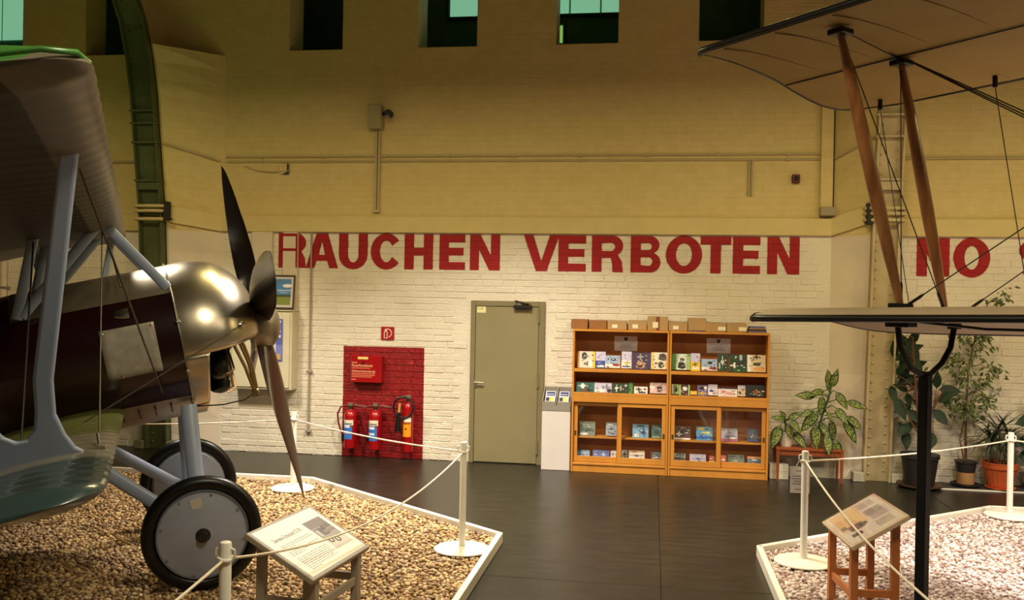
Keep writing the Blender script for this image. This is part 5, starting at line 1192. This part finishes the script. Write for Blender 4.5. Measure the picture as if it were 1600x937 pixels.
# wings
def wing(name, m, xle, chord, zc, dih, tip, rad, th, inc, seg=220, rib=.17, m2=None, le_frac=.0):
    mb = MB(); prof = []
    ts = [0, .012, .035, .08, .15, .25, .4, .55, .7, .85, 1.0]
    up = lambda t_: th*(2.9*math.sqrt(t_)*(1-t_)+.0)*.5*(1.25)
    lo = lambda t_: -th*.55*math.sqrt(min(1, t_*9))*(1-t_)**1.6+th*.25*t_*(1-t_)*2
    loop = [(t_, up(t_)) for t_ in reversed(ts)]+[(t_, lo(t_)) for t_ in ts[1:]]
    n = len(loop); V = []
    ys = sorted(set([-tip, -tip+.004]+[-tip+rad*(1-math.cos(math.pi/2*i/12)) for i in range(13)]+[tip-rad*(1-math.cos(math.pi/2*i/12)) for i in range(13)]+list(np.linspace(-tip+rad, tip-rad, seg))))
    for y in ys:
        e_ = tip-abs(y); cut = rad-math.sqrt(max(0, rad*rad-max(0, rad-e_)**2)) if e_ < rad else 0
        c = max(.05, chord-2*cut); x0 = xle-cut; z0 = zc+dih*abs(y); tk = min(1., .15+e_/.10)
        b = 1+(.16*abs(math.sin(math.pi*y/rib)) if rib else 0)
        for t_, v in loop:
            k = b if t_ < .3 else 1+(b-1)*.4
            V.append((x0-c*t_-(.008*(b-1)/.16 if t_ < .02 else 0)*-1*.5, y, z0+v*tk*k*(chord)-inc*t_*c))
    F = [(i*n+k, (i+1)*n+k, (i+1)*n+(k+1) % n, i*n+(k+1) % n) for i in range(len(ys)-1) for k in range(n)]
    F += [tuple(range(n)), tuple((len(ys)-1)*n+k for k in reversed(range(n)))]
    mb.add(V, F)
    if m2: mb.m = [1 if (loop[f % n][0] < .10 and loop[(f+1) % n][0] < .16) or f >= (len(ys)-1)*n else (2 if (f % n) < 8 and len(m2) > 1 else 0) for f in range(len(F))]
    return mb.build(name, [m]+(m2 or []), BP, smooth=50)
uw = wing('upper_wing', WINGU, .0, 1.38, 2.48, .04, 4.42, .14, .085, .055, m2=[WINGE, GREENE])
mb = MB(); zt = 2.48+.04*4.4
mb.tube([(-.01, -4.28, zt+.012), (-.035, -4.38, zt+.02), (-.12, -4.43, zt+.025), (-.6, -4.435, zt+.01), (-1.2, -4.42, zt-.03)], .009, 8); mb.build('tip_edging', GREENE, uw, smooth=50)
lw = wing('lower_wing', LW, -.24, 1.2, 1.20, .04, 3.78, .22, .075, .04, rib=.17)
# interplane struts (near pair, far pair mirrored)
out = [(-.095, 2.60), (-.40, 1.70), (-.425, 1.55), (-.41, 1.45), (-.385, 1.38), (-.35, 1.345), (-.50, 1.345), (-.72, 1.34), (-.90, 1.335), (-.86, 1.38), (-.80, 1.47), (-.785, 1.58), (-.80, 1.75), (-.92, 2.57), (-.84, 2.575), (-.685, 1.75), (-.668, 1.58), (-.645, 1.50), (-.60, 1.462), (-.56, 1.462), (-.525, 1.50), (-.503, 1.57), (-.475, 1.72), (-.165, 2.60)]
for s in (-1, 1):
    def yy(z): return s*(2.66+.66*(z-1.33)/1.27)
    mb = MB(); mb.prism([out], lambda u, v, w_: (u, yy(v)+(.022 if w_ else -.022), v))
    o = mb.build('interplane_strut', STRUT, BP)
    bv = o.modifiers.new('round', 'BEVEL'); bv.width = .014; bv.segments = 3; bv.limit_method = 'ANGLE'
    for x in (-.13, -.88):
        mb = MB(); mb.cbox(x-.05, x+.05, yy(2.6)-.03, yy(2.6)+.03, 2.575, 2.605, .004); mb.build('strut_fitting', BLACK, o)
    mb = MB(); mb.cbox(-.36, -.27, yy(1.34)-.012, yy(1.34)+.012, 1.335, 1.352, .003); mb.build('strut_fitting', ALUD, o)
# cabane struts
for s in (-1, 1):
    y = .45*s
    for a, b, r in (((-.13, y, 2.50), (.19, y*.95, 1.99), .034), ((-.14, y, 2.50), (-.72, y*.98, 1.97), .034), ((-.55, y, 2.47), (-.75, y*.98, 1.96), .034)):
        mb = MB(); mb.tube([a, b], r, 14, flat=.5, side=(0, 1, 0)); mb.build('cabane_strut', STRUT, BP, smooth=50)
    for x, z in ((-.135, 2.495), (-.55, 2.465)):
        mb = MB(); mb.cbox(x-.05, x+.05, y-.035, y+.035, z-.015, z+.02, .005); mb.build('strut_fitting', BLACK, BP)
# landing gear
AX = Vector((.38*math.sin(math.radians(12)), 0, .38*math.cos(math.radians(12))))
for s in (-1, 1):
    mb = MB(); mb.tube([(.17, .38*s, 1.16), (AX.x, .66*s, AX.z)], .055, 14, flat=.42, side=(0, 1, 0)); mb.build('gear_leg', STRUT, BP, smooth=50)
    mb = MB(); mb.tube([(-.62, .40*s, 1.05), (AX.x-.03, .66*s, AX.z)], .045, 14, flat=.5, side=(0, 1, 0)); mb.build('gear_leg', STRUT, BP, smooth=50)
mb = MB(); mb.tube([(AX.x, -.93, AX.z), (AX.x, .93, AX.z)], .026, 12); mb.build('axle', STRUT, BP, smooth=50)
mb = MB(); mb.tube([(AX.x-.02, -.62, AX.z), (AX.x-.02, .62, AX.z)], .07, 14, flat=.4, side=(0, 0, 1)); mb.build('axle_fairing', STRUT, BP, smooth=50)
def wheel_parts(s):
    M = Matrix.Translation((AX.x, .835*s, AX.z)) @ Matrix.Rotation(math.pi/2*s*-1, 4, 'X')    # local z points outwards
    mb = MB(); mb.lathe([(.330+.049*math.cos(math.radians(a)), .047*math.sin(math.radians(a))) for a in range(0, 361, 15)], 56, M, closed=False); w_ = mb.build('wheel', TYRE, BP, smooth=60)
    mb = MB(); mb.lathe([(.288, .028), (.282, .042), (.27, .047), (.06, .068), (.05, .07), (.0, .07)], 48, M, closed=False); mb.lathe([(.288, -.028), (.27, -.047), (.05, -.068), (.0, -.068)], 48, M, closed=False); d = mb.build('disc_cover', DISC, w_, smooth=40)
    mb = MB(); mb.lathe([(.293, .030), (.288, .05), (.28, .05), (.278, .044)], 48, M, closed=False); mb.build('rim', mat('rim_paint', (90, 94, 104), .35), w_, smooth=50)
    mb = MB(); mb.lathe([(.05, .066), (.045, .078), (.034, .08), (.034, .105), (.028, .115), (.0, .115)], 18, M, closed=False); mb.build('hub_cap', RUB, w_, smooth=40)
    mb = MB(); mb.prism([[(-.036, -.245), (.036, -.245), (.036, -.2), (.022, -.178), (-.022, -.178), (-.036, -.2)]], lambda u, v, q: M @ Vector((u, -v if s < 0 else v, .056-.008*q))); mb.build('inspection_plate', mat('pale_plate', (176, 172, 164), .4), w_)
    for k in range(8):
        a = 2*math.pi*(k+.5)/8; mb = MB(); mb.lathe([(.009, .045), (.008, .054), (.0, .056)], 8, M @ Matrix.Translation((.262*math.cos(a), .262*math.sin(a), 0)), closed=False); mb.build('rim_bolt', ALUD, w_)
for s in (-1, 1): wheel_parts(s)
# rigging
def wires(name, segs, m, r=.004):
    for a, b in segs:
        mb = MB(); mb.tube([a, b], r, 6); mb.build(name, m, BP)
wires('bracing_wire', [((.615, -.475, 1.64), (-.55, -1.35, 1.27)), ((-.30, -2.55, 1.35), (-.13, -.5, 2.48)), ((-.3, -1.9, 1.31), (-.13, -.45, 2.5))][:2], WIRE, .0045)
wires('bracing_wire', [((-.13, -3.05, 2.58), (.02, -.52, 1.30)), ((-.55, -.44, 2.47), (-.78, -1.2, 1.27)), ((-.135, -.45, 2.48), (-.1, .45, 2.05)), ((-.135, .45, 2.48), (-.1, -.45, 2.05))], BWIRE, .006)
mb = MB(); mb.tube([(.22, -.30, 1.13), (.40, -.31, 1.10), (.55, -.315, 1.10), (.63, -.32, 1.13)], .005, 6); mb.build('fuel_line', WIRE, BP, smooth=60)
mb = MB(); mb.tube([(-.30, -2.55, 1.345), (-.30, -2.51, 1.39)], .008, 6); mb.build('turnbuckle', STEEL, BP)
# ================================================================== linen biplane with wooden struts
a_ = math.radians(-46.3); U0 = Vector((.277, 5.404, 3.45)); STG = .5
sdir = Vector((math.cos(a_), math.sin(a_), 0)); cdir = Vector((-math.sin(a_), math.cos(a_), 0))
L0 = U0+cdir*STG; L0.z = 1.90
LINEN = mat('tan_linen', (126, 102, 46), .65, vary=.08, vscale=4, rgb2=(134, 110, 54), bump=.04, bscale=120)
LINENT = mat('pale_linen', (146, 130, 104), .6, vary=.05, vscale=5)
BIND = mat('black_binding', (9, 8, 8), .35, spec=.3)
SPRUCE = mat('varnished_spruce', (98, 54, 26), .35, rgb2=(138, 92, 50), vscale=5, stretch=(3, 3, .25), coat=.4)
t2 = thing('biplane', 'linen covered biplane wing pair with varnished wooden struts and black edges', 'aircraft', (L0.x, L0.y, 0), (0, 0, a_), None)
# local x = span towards the fuselage, local y = chord aft
def loc2(P): return Vector(P)
hU = U0.z; hL = L0.z; DI = .026; SPAN = 5.2; CH = 1.885
tipU = [(0, -.03), (.03, -.075), (.10, -.105), (.43, -.15), (.90, -.23), (1.15, -.30), (1.40, -.355), (1.60, -.38), (1.74, -.35), (1.82, -.27), (1.86, -.15), (1.885, .02)]
def wing2(name, z0, sy, tipscale, camber, drop, m, mt):
    mb = MB(); nc = 26; V = []; spans = [0, .02, .06, .12, .2, .35, .5, .8, 1.2, 1.8, 2.5, 3.5, 4.5, SPAN]
    cs = [CH*(i/nc) for i in range(nc+1)]
    def tipx(c): return interp(tipU, c)*tipscale
    def zt(c): q = c/CH; return camber*math.sin(math.pi*min(1, q**.62))-drop*q**1.25
    top = []; bot = []
    for k, s_ in enumerate(spans):
        edge = 1-max(0, (1-s_/.12))**2 if s_ < .12 else 1
        for c in cs:
            q = c/CH; x = tipx(c)+s_ if s_ < SPAN else SPAN
            th = (.028*math.sqrt(min(1, q*14))*(1-q)**.5+.006)*(.25+.75*edge)
            zz = z0+DI*x+zt(c); top.append((x, sy+c, zz+th)); bot.append((x, sy+c, zz-th*.55))
    n = nc+1; N_ = len(top)
    F = [(i*n+j, (i+1)*n+j, (i+1)*n+j+1, i*n+j+1) for i in range(len(spans)-1) for j in range(nc)]
    mb.add(top, F, 1); mb.add(bot, [tuple(reversed(f)) for f in F], 0)
    ring = [j for j in range(n)]
    side_ = [(j, j+1, N_+j+1, N_+j) for j in range(nc)]
    for i in range(len(spans)-1): side_ += [(i*n, (i+1)*n, N_+(i+1)*n, N_+i*n), (i*n+nc, (i+1)*n+nc, N_+(i+1)*n+nc, N_+i*n+nc)]
    mb.f += side_; mb.m += [0]*len(side_)
    w_ = mb.build(name, [m, mt], t2, smooth=40)
    # black binding: thick along the leading edge and the tip, thin along the trailing edge
    le = [(SPAN-.001, sy-.004, z0+DI*SPAN+.004)]+[(x, sy-.004, z0+DI*x+.004) for x in (4, 3, 2, 1.2, .6, .25, .05)]+[(-.02, sy+.0, z0+.004), (-.065, sy+.03, z0)]
    b = MB(); b.tube(le, .021, 8); b.build('leading_edge_binding', BIND, w_, smooth=60)
    tp = [(tipx(c), sy+c, z0+DI*tipx(c)+zt(c)+.002) for c in [.02+i*(CH-.02)/24 for i in range(25)]]+[(x, sy+CH, z0+DI*x-drop+.0) for x in (.3, .8, 1.5, 2.5, 3.5, SPAN)]
    b = MB(); b.tube(tp, .013, 6); b.build('edge_binding', BIND, w_, smooth=60)
    return w_, zt
uw2, ztU = wing2('upper_wing', hU, -STG, 1., .045, .055, LINEN, LINEN)
lw2, ztL = wing2('lower_wing', hL, 0, 1., .055, .10, LINENT, LINENT)
# rear spar line / aileron hinge under the upper wing
b = MB(); b.tube([(x, -STG+1.0, hU+DI*x+ztU(1.0)-.022) for x in (-.22, 0, .57, 1.3, 2.5, 4, SPAN)], .005, 6); b.build('hinge_line', BIND, uw2, smooth=60)
for x in [.1+.36*i for i in range(14)]:
    b = MB(); b.tube([(x, -STG+.05+(CH-.1)*i/8, hU+DI*x+ztU(.05+(CH-.1)*i/8)-.022*max(.2, 1-i/8)) for i in range(9)], .0045, 5); b.build('rib_tape', mat('rib_tape_linen', (118, 90, 50), .6), uw2, smooth=60)
b = MB(); b.box(.2, 4.5, .62, .78, -.002, 0); b.v = [(v[0], v[1], hL+DI*v[0]+ztL(v[1])-.022+v[2]) for v in b.v]; b.build('blue_grey_band', mat('blue_grey_fabric', (110, 106, 124), .6), lw2)
# struts
FU = Vector((.69, -STG+.29, hU+DI*.69-.0)); FL = Vector((.76, .30, hL+DI*.76+ztL(.3)+.02)); RU = Vector((.57, -STG+1.05, hU+ztU(1.05)-.01)); RL = Vector((.70, .86, hL+DI*.7+ztL(.86)+.02))
def strut2(A, B):
    d = B-A; k = [0, .05, .2, .4, .6, .8, .95, 1]; R = [.022, .028, .042, .05, .05, .042, .028, .022]
    b = MB(); b.tube([A+d*q for q in k], R, 14, flat=.62, side=(1, 0, 0)); s_ = b.build('interplane_strut', SPRUCE, t2, smooth=60)
    for p in (A+d*.012, B-d*.012):
        b = MB(); b.cbox(-.05, .05, -.05, .05, -.016, .016, .005, M=Matrix.Translation(p)); b.build('strut_fitting', BIND, s_)
strut2(FU, FL); strut2(RU, RL)
strut2(FU+Vector((2.1, 0, .055)), FL+Vector((2.0, 0, .052))); strut2(RU+Vector((2.1, 0, .055)), RL+Vector((2.0, 0, .052)))
def w2(A, B, r=.0035, tb=True):
    b = MB(); b.tube([A, B], r, 5); o = b.build('bracing_wire', BWIRE, t2)
    if tb:
        d = (A-B).normalized(); b = MB(); b.tube([B+d*.03, B+d*.05, B+d*.14, B+d*.16], [.004, .009, .009, .004], 6); b.build('turnbuckle', BIND, o)
w2(FU, RL); w2(RU, FL); w2(FU, RU, .004)
w2(FL+Vector((2.1, 0, 1.35)), FL); w2(RL+Vector((2.0, 0, 1.35)), RL+Vector((.1, 0, 0)))
for dz, dx in ((0, 0), (.03, .02), (.06, .05)): w2(RL+Vector((2.0+dx, 0, .1+dz)), RU+Vector((.03, dx-.02, 0)), .004, False)
for s_, c in ((.013, 1.70), (.783, 1.72)):
    A = Vector((s_, -STG+c, hU+DI*s_+ztU(c)-.03)); b = MB(); b.cbox(-.012, .012, -.012, .012, -.05, .02, .003, M=Matrix.Translation(A)); b.build('control_horn', BIND, t2)
    w2(Vector((s_+.25, 1.2, hL+.05)), A-Vector((0, 0, .04)), .003, False)
b = MB(); b.tube([FL-Vector((0, 0, .06)), FL+Vector((.35, .25, -.10)), FL+Vector((.9, .6, -.10)), FL+Vector((2.2, .7, -.02))], .008, 6); b.build('control_cable', BIND, t2, smooth=60)
b = MB(); b.cbox(-.07, .07, -.05, .05, -.03, .0, .004, M=Matrix.Translation(FL-Vector((0, 0, .07)))); b.build('strut_fitting', BIND, t2)
# black support post with a fork below the wing
w3 = Matrix.Translation((L0.x, L0.y, 0)) @ Matrix.Rotation(a_, 4, 'Z')
pc = w3 @ Vector((.745, .58, .045))
t = thing('support_post', 'black post with a U shaped fork holding up the linen wing', 'support', pc, (0, 0, a_))
BLM = mat('black_post_paint', (8, 8, 9), .5, spec=.2)
zf = 1.60-.045
b = MB(); b.cbox(-.03, .03, -.03, .03, 0.01, zf, .006); b.build('post', BLM, t)
b = MB(); b.lathe([(.16, 0), (.16, .01), (.05, .02)], 24); b.build('foot_plate', BLM, t)
zF = hL+.02+ztL(.3)-.05-.045; zR = hL+.02+ztL(.95)-.045-.045
b = MB(); b.tube([(0, -.29, zF), (0, -.265, zF-.13), (0, -.16, zf+.045), (0, -.05, zf+.005), (0, .05, zf+.0), (0, .17, zf+.06), (0, .26, zf+.15), (0, .30, zR)], .017, 10); b.build('fork', BLM, t, smooth=60)
b = MB(); b.cbox(-.03, .03, .27, .33, zR-.02, zR+.015, .004); b.build('fork_pad', BLM, t); b = MB(); b.cbox(-.03, .03, -.32, -.26, zF-.02, zF+.015, .004); b.build('fork_pad', BLM, t)
